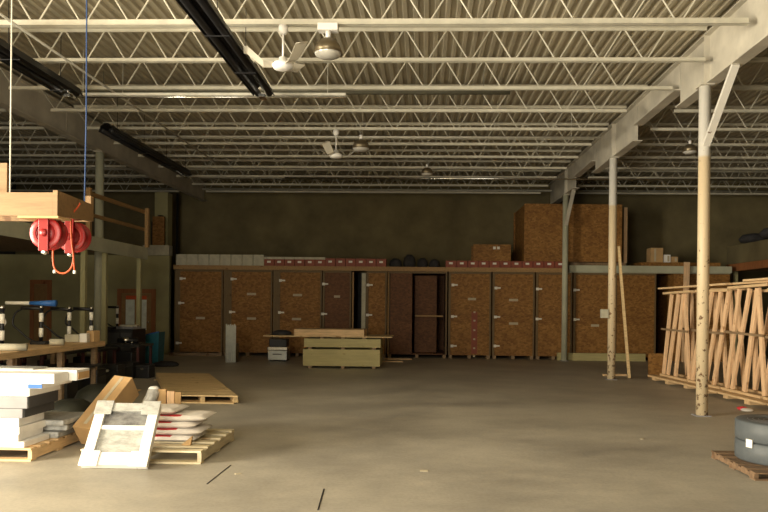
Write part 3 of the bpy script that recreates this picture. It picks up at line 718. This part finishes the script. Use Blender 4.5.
# ------------------------------------------------------------------ left foreground
# pallet with flat cartons
fx1, fy0 = -3.9, 6.87
pallet('wood_pallet', fx1-1.22, fx1, fy0, fy0+1.15, 'pine pallet under the tall stack of flat cartons at lower left', (PINEX, PINEY), 7, .35, .13)
def rot_box(name, x0, x1, y0, y1, z0, z1, mat, parent=None, ang=0, bevel=.006):
    o = MB().box(((x0+x1)/2, (y0+y1)/2, (z0+z1)/2), (x1-x0, y1-y0, z1-z0), Matrix.Rotation(R(ang), 3, 'Z')).build(name, mat, parent, bevel=bevel); return o
layers = [
 ('flat_carton', -5.12, -3.98, .132, .19, WHITE, 'lowest white flat carton on the pine pallet', 0, .5),
 ('flat_carton', -5.15, -4.05, .192, .262, WHITE, 'white flat carton second from the bottom of the stack', 1, .5),
 ('flat_carton', -5.1, -4.02, .264, .34, WHITE, 'white flat carton third from the bottom of the stack', -1, .5),
 ('flat_carton', -5.12, -4.04, .342, .425, WHITE, 'white flat carton just below the grey cartons', .5, .5),
 ('grey_carton', -5.1, -4.0, .427, .52, GREYB, 'lower grey carton in the middle of the stack', 0, .62),
 ('grey_carton', -5.1, -3.96, .522, .645, GREYB, 'upper grey carton under the white overhanging cartons', .8, .62),
 ('flat_carton', -5.15, -3.93, .647, .725, WHITE, 'white flat carton resting on the grey cartons', 0, .62),
 ('flat_carton', -5.15, -3.8, .727, .775, WHITE, 'thin white carton with a blue end near the stack top', -.5, .62),
 ('flat_carton', -5.15, -3.68, .777, .875, WHITE, 'long thick white carton at the front of the stack top', 0, .3)]
for nm, x0, x1, z0, z1, m, lab, an, dep in layers:
    t = thing(nm, ((x0+x1)/2, fy0+.3, z0), lab, 'carton', 'cartons stacked at lower left')
    rot_box('body', x0, x1, fy0+.02, fy0+dep, z0, z1, m, t, an)
    if m is GREYB:
        MB().bb(x1+.012, x1+.016, fy0+.04, fy0+dep-.02, z0+.005, z1-.005).build('end_panel', DARKB, t)  # right side's shade painted in as a dark panel
    if 'blue' in lab: MB().bb(x1-.14, x1+.004, fy0+.008, fy0+.013, z0+.004, z1-.004).build('blue_end', BLUE, t)
    if m is WHITE: MB().bb((x0+x1)/2-.1, (x0+x1)/2+.1, fy0-.0, fy0+.008, z0+.012, z1-.012).build('tape', LABEL, t)
t = thing('flat_carton', (-4.3, 7.35, .777), 'white carton with a brown end behind the long one, reaching farthest right on the stack', 'carton', 'cartons stacked at lower left')
MB().bb(-5.1, -3.6, fy0+.32, fy0+.6, .777, .885).build('body', WHITE, t, bevel=.008)
MB().bb(-3.599, -3.592, fy0+.34, fy0+.58, .79, .86).build('end_panel', KRAFT, t)
o = MB().box((-4.5, fy0+.46, .893), (.9, .26, .012), Matrix.Rotation(R(-3), 3, 'Z')).build('film_sheet', FILM); tag(o, 'thin sheet of film lying on top of the carton stack', 'film sheet')
for i, (x1, z0, z1, dy) in enumerate([(-3.9, .132, .2, 0), (-3.84, .205, .27, .03), (-3.8, .275, .335, -.02)]):
    o = MB().box(((x1-5.0)/2, fy0+.82+dy, (z0+z1)/2), (x1+5.0, .6, z1-z0), Matrix.Rotation(R([0, 2, -3][i]), 3, 'Z')).build('wrapped_slab', GREYP, None, bevel=.02)
    tag(o, 'grey plastic-wrapped flat pack at the back of the pine pallet, '+['lowest', 'middle', 'topmost'][i], 'flat pack', 'grey wrapped packs on the pine pallet')

# front pallet
px0, px1, py0, py1 = -3.4, -2.19, 6.88, 8.12
pallet('wood_pallet', px0, px1, py0, py1, 'pale wooden pallet under the sacks and wrapped panel', (PALE, PALEY), 6, .45, .13)
PT = .131
# sacks
def sack(cx, cy, z0, L, W, H, ang, lab, k):
    t = thing('sack', (cx, cy, z0), lab, 'sack', 'white and red sacks on the pale pallet')
    nx, ny = 22, 14; rot = Matrix.Rotation(R(ang), 3, 'Z'); rnd = random.Random(k)
    def prof(u, v):
        e = (max(0, 1-abs(u)**9))**.5*(max(0, 1-abs(v)**5))**.5; return e
    def grid(sel):
        vs = []; fs = []; idx = {}
        for sgn in (1, -1):
            for i in range(nx+1):
                for j in range(ny+1):
                    u = -1+2*i/nx; v = -1+2*j/ny; e = prof(u, v)
                    z = H/2+sgn*H/2*e
                    if sgn == 1: z -= .004-.004*math.sin(9*u+k)*math.cos(7*v+2*k)*e
                    z += 0
                    z = max(z, .0)
                    vv = rot @ Vector((u*L/2, v*W/2*(1-.05*abs(u)), z)); idx[(sgn, i, j)] = len(vs); vs.append(Vector((cx, cy, z0))+vv)
            for i in range(nx):
                for j in range(ny):
                    u = -1+2*(i+.5)/nx; v = -1+2*(j+.5)/ny
                    red = (j in (1, 2) and sgn == 1 and 2 <= i <= 14)
                    if sel(red): fs.append((idx[(sgn, i, j)], idx[(sgn, i+1, j)], idx[(sgn, i+1, j+1)], idx[(sgn, i, j+1)]))
        return MB().add(vs, fs)
    grid(lambda r: not r).build('bag', BAGW, t, True); grid(lambda r: r).build('red_band', BAGR, t, True)
SX = -2.8
names_s = ['lowest', 'second lowest', 'third from the bottom', 'fourth from the bottom', 'topmost']
for k in range(5):
    sack(SX+[.0, .05, -.01, .08, -.12][k], 7.5+.02*k, PT+.001+.069*k, .84 if k < 4 else .6, .5, .0685, [0, 1.5, -1, 2, -3][k], 'white sack with red print on the pale pallet, %s of the stack' % names_s[k], k)
# small brown corner piece below sack end
o = MB().add([(-2.48, 7.15, PT), (-2.38, 7.13, PT), (-2.36, 7.13, PT+.1), (-2.46, 7.15, PT+.02), (-2.48, 7.19, PT), (-2.38, 7.17, PT), (-2.36, 7.17, PT+.1), (-2.46, 7.19, PT+.02)],
      [(0, 1, 2, 3), (7, 6, 5, 4), (0, 4, 5, 1), (1, 5, 6, 2), (2, 6, 7, 3), (3, 7, 4, 0)]).build('cardboard_scrap', KRAFT); tag(o, 'small brown cardboard scrap sticking out under the sacks', 'cardboard')
# wrapped white window panel leaning
def plane_box(o, a, b, nrm, u0, u1, v0, v1, d0, d1):
    return [o+a*u+b*v+nrm*d for u in (u0, u1) for v in (v0, v1) for d in (d0, d1)]
FB = [(0, 1, 3, 2), (4, 6, 7, 5), (0, 4, 5, 1), (2, 3, 7, 6), (0, 2, 6, 4), (1, 5, 7, 3)]
bl, br = G(80.5, 469), G(147, 470); bl.z = br.z = 0.0
tr, tl = P(159, 408, 7.12), P(101, 407, 7.12)
ua = (br-bl); W = ua.length; ua.normalize(); vb = ((tl+tr)/2-(bl+br)/2); vb -= ua*vb.dot(ua)*.0; H = vb.length; vb.normalize(); nb = ua.cross(vb).normalized()
if nb.y > 0: nb = -nb
O = bl+Vector((0, 0, .03))
t = thing('wrapped_window', (bl.x+W/2, bl.y, 0), 'white framed window unit wrapped in film leaning on the pale pallet', 'window unit')
def pb(name, u0, u1, v0, v1, d0, d1, m): return MB().add(plane_box(O, ua, vb, nb, u0, u1, v0, v1, d0, d1), FB).build(name, m, t, bevel=.006)
fw = .1
pb('stile', 0, fw, 0, H, -.04, .03, WHITE); pb('stile', W-fw, W, 0, H, -.04, .03, WHITE)
pb('bottom_rail', fw, W-fw, 0, .14, -.04, .03, WHITE); pb('top_rail', fw, W-fw, H-.1, H, -.04, .03, FILM); pb('meeting_rail', fw, W-fw, H*.57, H*.63, -.03, .02, WHITE)
tag(pb('pane', fw, W-fw, .14, H*.57, -.03, .0, FILM), 'light cloudy film pane'); tag(pb('pane', fw, W-fw, H*.63, H-.1, -.03, .0, FILMD), 'darker grey film pane')
for u in (0, W-.16):
    for v in (-.02, H-.15): pb('corner_guard', u-.01, u+.17, v, v+.17, .031, .042, FILM if v > 0 else WHITE)
# long brown cardboard box leaning
base = Vector((-3.66, 7.6, .16)); 
tb = P(127, 385, 8.2)
dirb = (Vector((tb.x, tb.y, tb.z))-base); Lb = dirb.length; dirb.normalize()
side = Vector((1, -.1, 0)); side -= dirb*side.dot(dirb); side.normalize(); nrm = dirb.cross(side).normalized()
t = thing('cardboard_box', (base.x, base.y, 0), 'long brown cardboard box leaning behind the wrapped window', 'box')
MB().add(plane_box(base, side, dirb, nrm, -.12, .12, -.06, Lb, -.14, .14), FB).build('body', KRAFT, t, bevel=.006)
MB().add(plane_box(base, side, dirb, nrm, -.02, .02, -.0, Lb-.02, -.1435, -.1405), FB).build('tape', LABEL, t)
MB().add(plane_box(base, side, dirb, nrm, -.02, .02, -.0, Lb-.02, .1405, .1435), FB).build('tape', LABEL, t)
MB().add(plane_box(base+dirb*Lb, side, (dirb+nrm*.5).normalized(), nrm, -.09, .09, 0, .1, .1, .106), FB).build('flap', KRAFT, t)
# film wrapped bundle and brown boards on the pallet back
b0 = Vector((-3.2, 7.85, PT+.02)); b1 = P(154, 389, 8.0)
t = thing('wrapped_bundle', b0, 'crumpled film-wrapped bundle standing behind the window unit', 'bundle')
d = Vector(b1)-b0
MB().tube([b0+d*s+Vector((.01*math.sin(9*s), 0, 0)) for s in (0.01, .2, .4, .6, .8, .93, 1)], .08, 10, True, [.06, .075, .07, .075, .07, .075, .05]).build('wrapping', GREYP, t, True)
MB().lathe(Vector(b1), [(0, -.02), (.05, -.01), (.065, .01), (.04, .03), (0, .035)], 9).build('white_knot', WHITE, t, True)
for i, (x_, ytop, w_, an) in enumerate([(162.5, 389, .1, -6), (171, 391, .08, 4), (178, 392, .07, 8)]):
    p = P(x_, ytop, 8.0)
    o = MB().box((p.x, 8.0, (PT+p.z)/2), (w_, .04, p.z-PT-.004), Matrix.Rotation(R(an), 3, 'Z')).build('cardboard_offcut', KRAFT if i != 1 else PINE)
    tag(o, 'upright brown cardboard panel behind the sacks, %s from the left' % NTH[i], 'cardboard', 'upright panels behind the sacks')

# far tan pallet (large skid)
fr = G(238, 404); fl_ = G(179, 403.5)
bk = G(209, 373.3, .13)
skw = ((bk.x)-(fr.x))/(bk.y-fr.y)
pallet('large_skid', fr.x-1.12, fr.x, fr.y, bk.y, 'large low tan slatted skid on the floor behind the sacks', (TANW, TANW), 11, .05, .13, skew=skw, ns=3, sw=.06)

# hanging wood frame with reels
A = P(52.6, 216, 6.0); Bq = P(89.5, 221.5, 7.2)
zt1 = P(52.6, 192.5, 6.0).z; zt2 = P(89.5, 205, 7.2).z
Lf = Vector((A.x-1.9, 6.0, A.z)); Lb_ = Vector((Bq.x-1.9, 7.2, Bq.z))
t = thing('hanging_wood_frame', (A.x-.9, 6.5, A.z), 'pine board frame hung from the roof at left holding the red reels', 'hanging frame')
def slab(p, q, ht1, ht2, th, nrmv, nm, m):
    n_ = Vector(nrmv)*th; vs = [p, q, q+Vector((0, 0, ht2)), p+Vector((0, 0, ht1))]; vs = vs+[v+n_ for v in vs]
    return MB().add(vs, [(0, 1, 2, 3), (7, 6, 5, 4), (0, 4, 5, 1), (1, 5, 6, 2), (2, 6, 7, 3), (3, 7, 4, 0)]).build(nm, m, t)
h1, h2 = zt1-A.z, zt2-Bq.z
slab(Vector((A.x-1.9, 6.0, A.z)), Vector((A.x, 6.0, A.z)), h1, h1, .04, (0, 1, 0), 'front_board', FPINE)
slab(Vector((A.x+.001, 6.0, A.z)), Vector((Bq.x, 7.2, Bq.z)), h1+.02, h2, .04, (1, 0, 0), 'side_board', FPINE)
slab(Lf, Lb_, h1, h2, .04, (-1, 0, 0), 'side_board', FPINE)
slab(Vector((Bq.x-1.9, 7.2, Bq.z)), Vector((Bq.x, 7.2, Bq.z)), h2, h2, .04, (0, 1, 0), 'back_board', FPINE)
MB().bb(A.x-.3, A.x+.06, 5.98, 6.2, A.z-.02, A.z-.001).build('mounting_plate', KRAFT, t)
mb = MB().box((A.x-.06, 6.1, A.z-.02), (.22, .2, .012))
p = P(3, 178, 6.3); q = P(3, 163, 6.3)
MB().bb(p.x-.06, p.x+.035, 6.3, 6.33, A.z+.05, q.z).build('upright_board', FPINE, t)
ru = P(87.5, 206, 7.15)
MB().bb(ru.x-.02, ru.x+.04, 7.14, 7.2, Bq.z+.0, P(88, 196, 7.15).z).build('corner_post', FPINE, t)
p = P(10, 190, 6.25)
t2 = tag(MB().tube([(p.x, 6.25, A.z+.04), (p.x, 6.25, ZC-.002)], .006, 6).build('hanging_rod', PIPE), 'thin pale rod holding up the hanging frame', 'rod')
p = P(84.5, 200, 7.1)
o = MB().tube([(p.x, 7.1, zt2-.1), (p.x+.01, 7.1, 3.5), (p.x, 7.1, ZB-.008)], .007, 6).build('blue_rope', ROPE); tag(o, 'blue rope hanging from the roof to the wooden frame', 'rope')
def reel(c, r, lab, back):
    t = thing('cord_reel', c, lab, 'cord reel', 'red cord reels under the hanging frame')
    MB().lathe(c, [(r*.62, -.055), (r*.95, -.06), (r, -.05), (r, -.04), (r*.62, -.035), (r*.62, -.055)], 36, 'Y').build('front_flange', RED, t, True)
    MB().lathe(c, [(0, -.03), (r*.62, -.03), (r*.62, .05), (0, .05)], 28, 'Y').build('drum', REDD, t, True)
    MB().lathe(c, [(r*.3, .052), (r, .052), (r, .068), (r*.3, .068), (r*.3, .052)], 36, 'Y').build('back_flange', RED, t, True)
    x, y, z = c
    MB().bb(x-.045, x+.04, y-.085, y-.065, z-r*1.12, z+r*1.13).build('bracket', RED, t, bevel=.004)
    MB().lathe((x, y-.09, z), [(0, -.012), (.03, -.01), (.035, .0), (0, .0)], 18, 'Y').build('hub_cap', RED, t, True)
    MB().bb(x-.045, x+.04, y-.065, y+.08, z+r*1.14, z+r*1.17).build('mount_foot', RED, t)
    MB().lathe((x-.0, y-.06, z-r*1.18), [(0, -.02), (.022, -.02), (.022, .03), (0, .03)], 12, 'Y').build('cord_guide', SHINY, t, True)
c1 = P(48.5, 233.5, 6.12); reel((c1.x, 6.12, c1.z), .143, 'front red cord reel below the corner of the hanging frame', False)
c2_ = P(73.5, 237, 6.75); reel((c2_.x, 6.75, c2_.z), .148, 'rear red cord reel with an orange cord hanging over it', True)
Yc = 6.5
pts = [P(x_, y_, Yc) for x_, y_ in [(80, 203), (78, 207), (72, 215), (71, 228), (72, 245), (73.5, 258), (71, 268), (65, 273), (59, 272.5), (54.5, 268), (53, 260), (53, 250)]]
# smooth
def cat(pts, n=5):
    out = []
    for i in range(len(pts)-1):
        p0, p1, p2, p3 = pts[max(i-1, 0)], pts[i], pts[i+1], pts[min(i+2, len(pts)-1)]
        for k in range(n):
            s = k/n; out.append(.5*((2*p1)+(-p0+p2)*s+(2*p0-5*p1+4*p2-p3)*s*s+(-p0+3*p1-3*p2+p3)*s**3))
    out.append(pts[-1]); return out
t = thing('extension_cord', (pts[5].x, Yc, pts[7].z), 'orange extension cord looping below the two red reels', 'cord')
MB().tube(cat(pts), .0085, 8).build('cord', ORANGE, t, True)
for x_, y_ in [(54.5, 271.5), (74.5, 272)]:
    p = P(x_, y_, Yc); MB().lathe(p, [(0, -.015), (.013, -.015), (.013, .015), (0, .015)], 10).build('plug', MARK, t)
k1 = P(80, 202, 7.1)
p5, p6 = P(74.5, 271, Yc), P(73.5, 258, Yc); MB().tube([p6, p5], .0075, 8).build('cord_tail', ORANGE, t, True)

# ------------------------------------------------------------------ left workbench
PCY = G(123, 369).y
e0, e1 = G(2, 353, .92), G(93, 342, .92)
bx = -5.85
def bench_edge(z, px_): 
    r = ray(px_, 350); return r
t = thing('workbench', ((e0.x+e1.x)/2-.4, (e0.y+e1.y)/2, 0), 'long workbench with a thick yellow plank top under the mezzanine', 'workbench')
ed = Vector((e1.x-e0.x, e1.y-e0.y, 0)).normalized(); en = Vector((-ed.y, ed.x, 0))
if en.x > 0: en = -en
s0 = Vector((e0.x, e0.y, 0))-ed*1.0; s1 = Vector((e1.x, e1.y, 0))+ed*.5
mid0 = s0+en*.45; mid1 = s1+en*.45
MB().bar((mid0.x, mid0.y, .87), (mid1.x, mid1.y, .87), .9, .09).build('top', PINEY, t)
for s in (.05, 1.4, 2.8, 4.0):
    if s > (s1-s0).length: continue
    for w in (.1, .8):
        p = s0+ed*s+en*w; MB().bb(p.x-.04, p.x+.04, p.y-.04, p.y+.04, 0, .824).build('leg', OLDW, t)
a, b = s0+en*.45, s1+en*.45
MB().bar((a.x, a.y, .5), (b.x, b.y, .5), .8, .04).build('lower_shelf', CLOTH, t)
bt = .917
def onb(px_, w=.35):      # a point on the bench top seen at pixel column
    r = ray(px_, 345); dirxy = Vector((r.x, r.y, 0)); o_ = s0+en*w
    # solve o_+ed*s = k*dir
    det = dirxy.x*(-ed.y)-dirxy.y*(-ed.x); k = (o_.x*(-ed.y)-o_.y*(-ed.x))/det
    return Vector((dirxy.x*k, dirxy.y*k, bt))
labs = ['at the left picture edge', 'under the blue pole', 'behind the small white roll', 'behind the tan blocks', 'at the far bench end']
for i, (px_, zz) in enumerate([(2, .57), (41, .57), (69, .55), (91, .55), (113, .52)]):
    p = onb(px_, .5 if i < 3 else .3) if i < 4 else onb(93, .55)+ed*.9
    if i == 4: 
        r = ray(117, 345); p = Vector((r.x/r.y*(PCY+.5), PCY+.5, .951))
    t = thing('clamp_stand', p, 'black stand with pale sleeves and a looped hose, '+labs[i], 'stand', 'black stands along the workbench')
    x, y, z = p
    MB().bb(x-.14, x+.1, y-.08, y+.08, z, z+.05).build('base', BLACK, t, bevel=.01)
    MB().tube([(x, y, z+.05), (x, y, z+zz)], .028, 10).build('pole', BLACK, t, True)
    for q in (.12, .36): MB().tube([(x, y, z+q), (x, y, z+q+.14)], .034, 10).build('sleeve', MARK, t, True)
    MB().tube([(x+.03, y, z+zz), (x-.32, y, z+zz+.01)], .03, 8).build('arm', BLACK, t, True)
    hose = [Vector((x-.3, y, z+zz)), Vector((x-.42, y, z+zz-.08)), Vector((x-.46, y, z+zz-.25)), Vector((x-.36, y, z+.22)), Vector((x-.22, y, z+.1)), Vector((x-.1, y, z+.04))]
    MB().tube(cat(hose), .016, 8).build('hose', BLACK, t, True)
    MB().lathe((x, y, z+zz), [(0, .0), (.03, 0), (.035, .03), (.02, .05), (0, .05)], 12).build('knob', SHINY, t, True)
p = onb(41, .5)
zP = P(30, 305.5, p.y).z
a, b, c = P(6, 305, p.y), P(30, 305.5, p.y), P(56, 306.5, p.y)
t = thing('blue_white_pole', (b.x, p.y, zP), 'horizontal pole, white at left and blue at right, on the black stands', 'pole')
zq = p.z+.57+.035+.05
MB().tube([(a.x, p.y, zq), (b.x, p.y, zq)], .028, 10).build('white_end', MARK, t, True)
MB().tube([(b.x+.002, p.y, zq), (c.x, p.y, zq)], .04, 10, True, [.03, .055]).build('blue_end', BLUE, t, True)
# white cloth on left stand
p = onb(7, .5)
o = MB().lathe((p.x, p.y-.1, p.z+.3), [(0, 0), (.02, .02), (.045, .07), (.035, .12), (.015, .16), (0, .17)], 9).build('white_rag', WHITE, None, True); tag(o, 'small white rag hanging on the leftmost black stand', 'rag')
# rolls
for i, (px_, w, L) in enumerate([(11, .12, .4), (57, .14, .2)]):
    p = onb(px_, w); r = .05
    t = thing('paper_roll', p, ['longer pale paper roll lying near the left end of the bench', 'short pale paper roll lying mid bench'][i], 'roll', 'pale rolls on the workbench')
    dd = Vector((1, .25, 0)).normalized()
    MB().tube([Vector(p)+Vector((0, 0, r+.002))-dd*L/2, Vector(p)+Vector((0, 0, r+.002))+dd*L/2], r, 16).build('roll', CREAMB, t, True)
    MB().tube([Vector(p)+Vector((0, 0, r+.002))-dd*(L/2+.004), Vector(p)+Vector((0, 0, r+.002))-dd*(L/2)], r*.6, 12).build('core', BLACK, t)
for i, (px_, w, sz, m, an, lab) in enumerate([(74, .32, (.24, .18, .13), CREAMB, 4, 'pale grey block on the bench, left of the tan ones'), (84, .12, (.12, .16, .15), WHITE, 8, 'white block between the grey and tan blocks'), (92, .06, (.15, .16, .19), KRAFT, -12, 'tan block near the far bench end')]):
    p = onb(px_, w); p.y += .02*i
    o = MB().box((p.x, p.y, p.z+sz[2]/2+.001), sz, Matrix.Rotation(R(an), 3, 'Z')).build('block', m, None, bevel=.01); tag(o, lab, 'block', 'blocks on the workbench')
# lower dark machine tables in front of the bench
lt = ['behind the tall carton stack', 'second from the left', 'third from the left', 'nearest the teal bin']
for i, (px_, py_, wd) in enumerate([(14, 392, 1.0), (58, 386, 1.0), (92, 381, 1.0), (131, 374, .9)]):
    p = G(px_, py_)
    t = thing('machine_table', (p.x, p.y, 0), 'low dark machine table below the workbench, '+lt[i], 'machine', 'dark machine tables')
    zt = .62
    MB().bb(p.x-.5, p.x+.35, p.y-.4, p.y+.4, zt, zt+.05).build('top', BLACK, t)
    for sx in (-.45, .3):
        for sy in (-.35, .35): MB().bb(p.x+sx-.025, p.x+sx+.025, p.y+sy-.025, p.y+sy+.025, 0, zt-.001).build('leg', MAROON, t)
    MB().bb(p.x-.3, p.x+.1, p.y-.2, p.y+.2, .08, .5).build('motor_box', BLACK, t, bevel=.02)
    MB().tube([(p.x-.3, p.y, zt+.13), (p.x+.15, p.y, zt+.13)], .06, 12).build('cylinder_body', BLACK, t, True)
    MB().tube([(p.x-.18, p.y-.02, zt+.135), (p.x-.05, p.y-.02, zt+.135)], .064, 12).build('bright_ring', SHINY, t, True)
    MB().tube([(p.x+.08, p.y-.2, zt+.09), (p.x+.08, p.y-.14, zt+.09)], .03, 10, True).build('knob', SHINY, t, True)
    MB().bb(p.x-.1, p.x+.18, p.y-.14, p.y+.14, zt+.051, zt+.075).build('pedestal', BLACK, t)
for i, (px_, py_, w_, h_, lab) in enumerate([(58, 400, .3, .38, 'directly behind the carton stack'), (84, 394, .45, .42, 'left of the cardboard box top'), (107, 386, .4, .4, 'behind the cardboard box'), (124, 379, .36, .34, 'near the left corner of the tan skid'), (142, 378.5, .28, .28, 'in front of the dark cabinet')]):
    p = G(px_, py_)
    t = thing('shade_box', (p.x, p.y, 0), 'added black box standing in for shade and machinery on the floor '+lab, 'shade box', 'added black boxes filling the shaded floor')  # black boxes added to stand in for floor shadow among dark machines
    MB().bb(p.x-w_/2, p.x+w_/2, p.y, p.y+.35, 0, h_*.75).build('body', BLACK, t, bevel=.012)
    MB().bb(p.x-w_/2, p.x+w_/2, p.y, p.y+.35, h_*.75+.002, h_).build('lid', BLACK, t, bevel=.012)
    MB().bb(p.x-.03, p.x+.03, p.y-.012, p.y-.001, h_*.68, h_*.8).build('latch', SHINY, t)
# grey crumpled sheets and papers near the far end
p = G(123, 369)
t = thing('parts_cabinet', (p.x, p.y, 0), 'dark cabinet with crumpled papers on top beside the teal bin', 'cabinet')
zc = .95
MB().bb(p.x-.75, p.x+.22, p.y, p.y+.8, 0, zc).build('body', BLACK, t)
MB().bb(p.x-.7, p.x-.1, p.y-.02, p.y-.001, .1, zc-.08).build('door', DARKB, t); MB().bb(p.x-.05, p.x+.2, p.y-.02, p.y-.001, .1, zc-.08).build('door', DARKB, t)
for i, (dx, dy, z_, an, sz) in enumerate([(-.5, .2, .0, 8, (.36, .35, .05)), (.0, .3, .0, -15, (.5, .3, .06)), (.02, .3, .062, 10, (.4, .28, .04))]):
    o = MB().box((p.x+dx, p.y+dy, zc+z_+sz[2]/2+.001), sz, Matrix.Rotation(R(an), 3, 'Z')).build('paper_stack', [CLOTH, GREYB, CREAMB][i], None, bevel=.01)
    tag(o, ['dark folded sheet on the dark cabinet', 'grey paper stack on the dark cabinet', 'pale paper stack topping the grey one on the cabinet'][i], 'paper stack')
p = G(151.5, 363.5); zz = P(151, 332, p.y).z
t = thing('teal_bin', (p.x, p.y, 0), 'teal plastic bin standing in front of the yellow wall', 'bin')
a, b = P(145, 350, p.y).x, P(159, 350, p.y).x
MB().add([(a, p.y, 0), (b-.03, p.y, 0), (b-.03, p.y+.4, 0), (a, p.y+.4, 0), (a-.02, p.y-.02, zz-.1), (b, p.y-.02, zz), (b, p.y+.42, zz), (a-.02, p.y+.42, zz-.1)],
    [(3, 2, 1, 0), (0, 1, 5, 4), (1, 2, 6, 5), (2, 3, 7, 6), (3, 0, 4, 7), (4, 5, 6, 7)]).build('body', TEAL, t)
MB().bar((a-.03, p.y-.03, zz-.09), (b+.01, p.y-.03, zz+.01), .03, .04, (0, 1, 0)).build('rim', BLUE, t)
# dark bundles on the floor at left
for i, (px_, py_, rx, h) in enumerate([(70, 428, .3, .3), (100, 408, .35, .35), (166, 366, .3, .12)]):
    p = G(px_, py_)
    if i == 0: p = Vector((-4.65, 9.15, 0))
    o = MB().lathe((p.x, p.y, 0), [(0, 0), (rx, 0), (rx*1.1, h*.3), (rx*.9, h*.75), (rx*.5, h), (0, h*.95)], 11).build('tarp_bundle', TARP if i < 2 else CLOTH, None, True)
    tag(o, ['dark green tarp bundle on the floor behind the carton stack', 'dark green tarp bundle left of the tan skid', 'low dark cloth heap in front of the leftmost crate'][i], 'bundle')

# ------------------------------------------------------------------ light: daylight through the open dock doorway
w = bpy.data.worlds.new('sky'); bpy.context.scene.world = w; w.use_nodes = True
w.node_tree.nodes['Background'].inputs[0].default_value = (.75, .85, 1, 1); w.node_tree.nodes['Background'].inputs[1].default_value = .6
ld = bpy.data.lights.new('dock_daylight', 'AREA'); ld.shape = 'RECTANGLE'; ld.size = SY1-SY0; ld.size_y = DZ; ld.energy = 4200; ld.color = (1, .9, .71)
lo = bpy.data.objects.new('dock_daylight', ld); C.objects.link(lo); lo.location = (SWX+.02, (SY0+SY1)/2, DZ/2); lo.rotation_euler = (R(90), 0, R(0))
lo.rotation_euler = (R(90), 0, R(-90))

l2 = bpy.data.lights.new('front_daylight', 'AREA'); l2.shape = 'RECTANGLE'; l2.size = FX1-FX0; l2.size_y = DZ; l2.energy = 600; l2.color = (1, .9, .71)
o2 = bpy.data.objects.new('front_daylight', l2); C.objects.link(o2); o2.location = ((FX0+FX1)/2, YF+.02, DZ/2); o2.rotation_euler = (R(90), 0, 0)
# ------------------------------------------------------------------ camera
cd = bpy.data.cameras.new('camera'); cam = bpy.data.objects.new('camera', cd); C.objects.link(cam)
cr = RGT*math.cos(RHO)+UP*math.sin(RHO); cu = -RGT*math.sin(RHO)+UP*math.cos(RHO); cb = -FWD
M = Matrix((cr, cu, cb)).transposed().to_4x4(); M.translation = CAM; cam.matrix_world = M
cd.sensor_width = 36; cd.lens = F/768*36; cd.shift_x = -17/768; cd.shift_y = 49/768; cd.clip_end = 200
sc_ = bpy.context.scene; sc_.camera = cam
sc_.view_settings.view_transform = 'Standard'; sc_.view_settings.look = 'None'; sc_.view_settings.gamma = 1; sc_.view_settings.use_curve_mapping = False
sc_.view_settings.exposure = 0.15
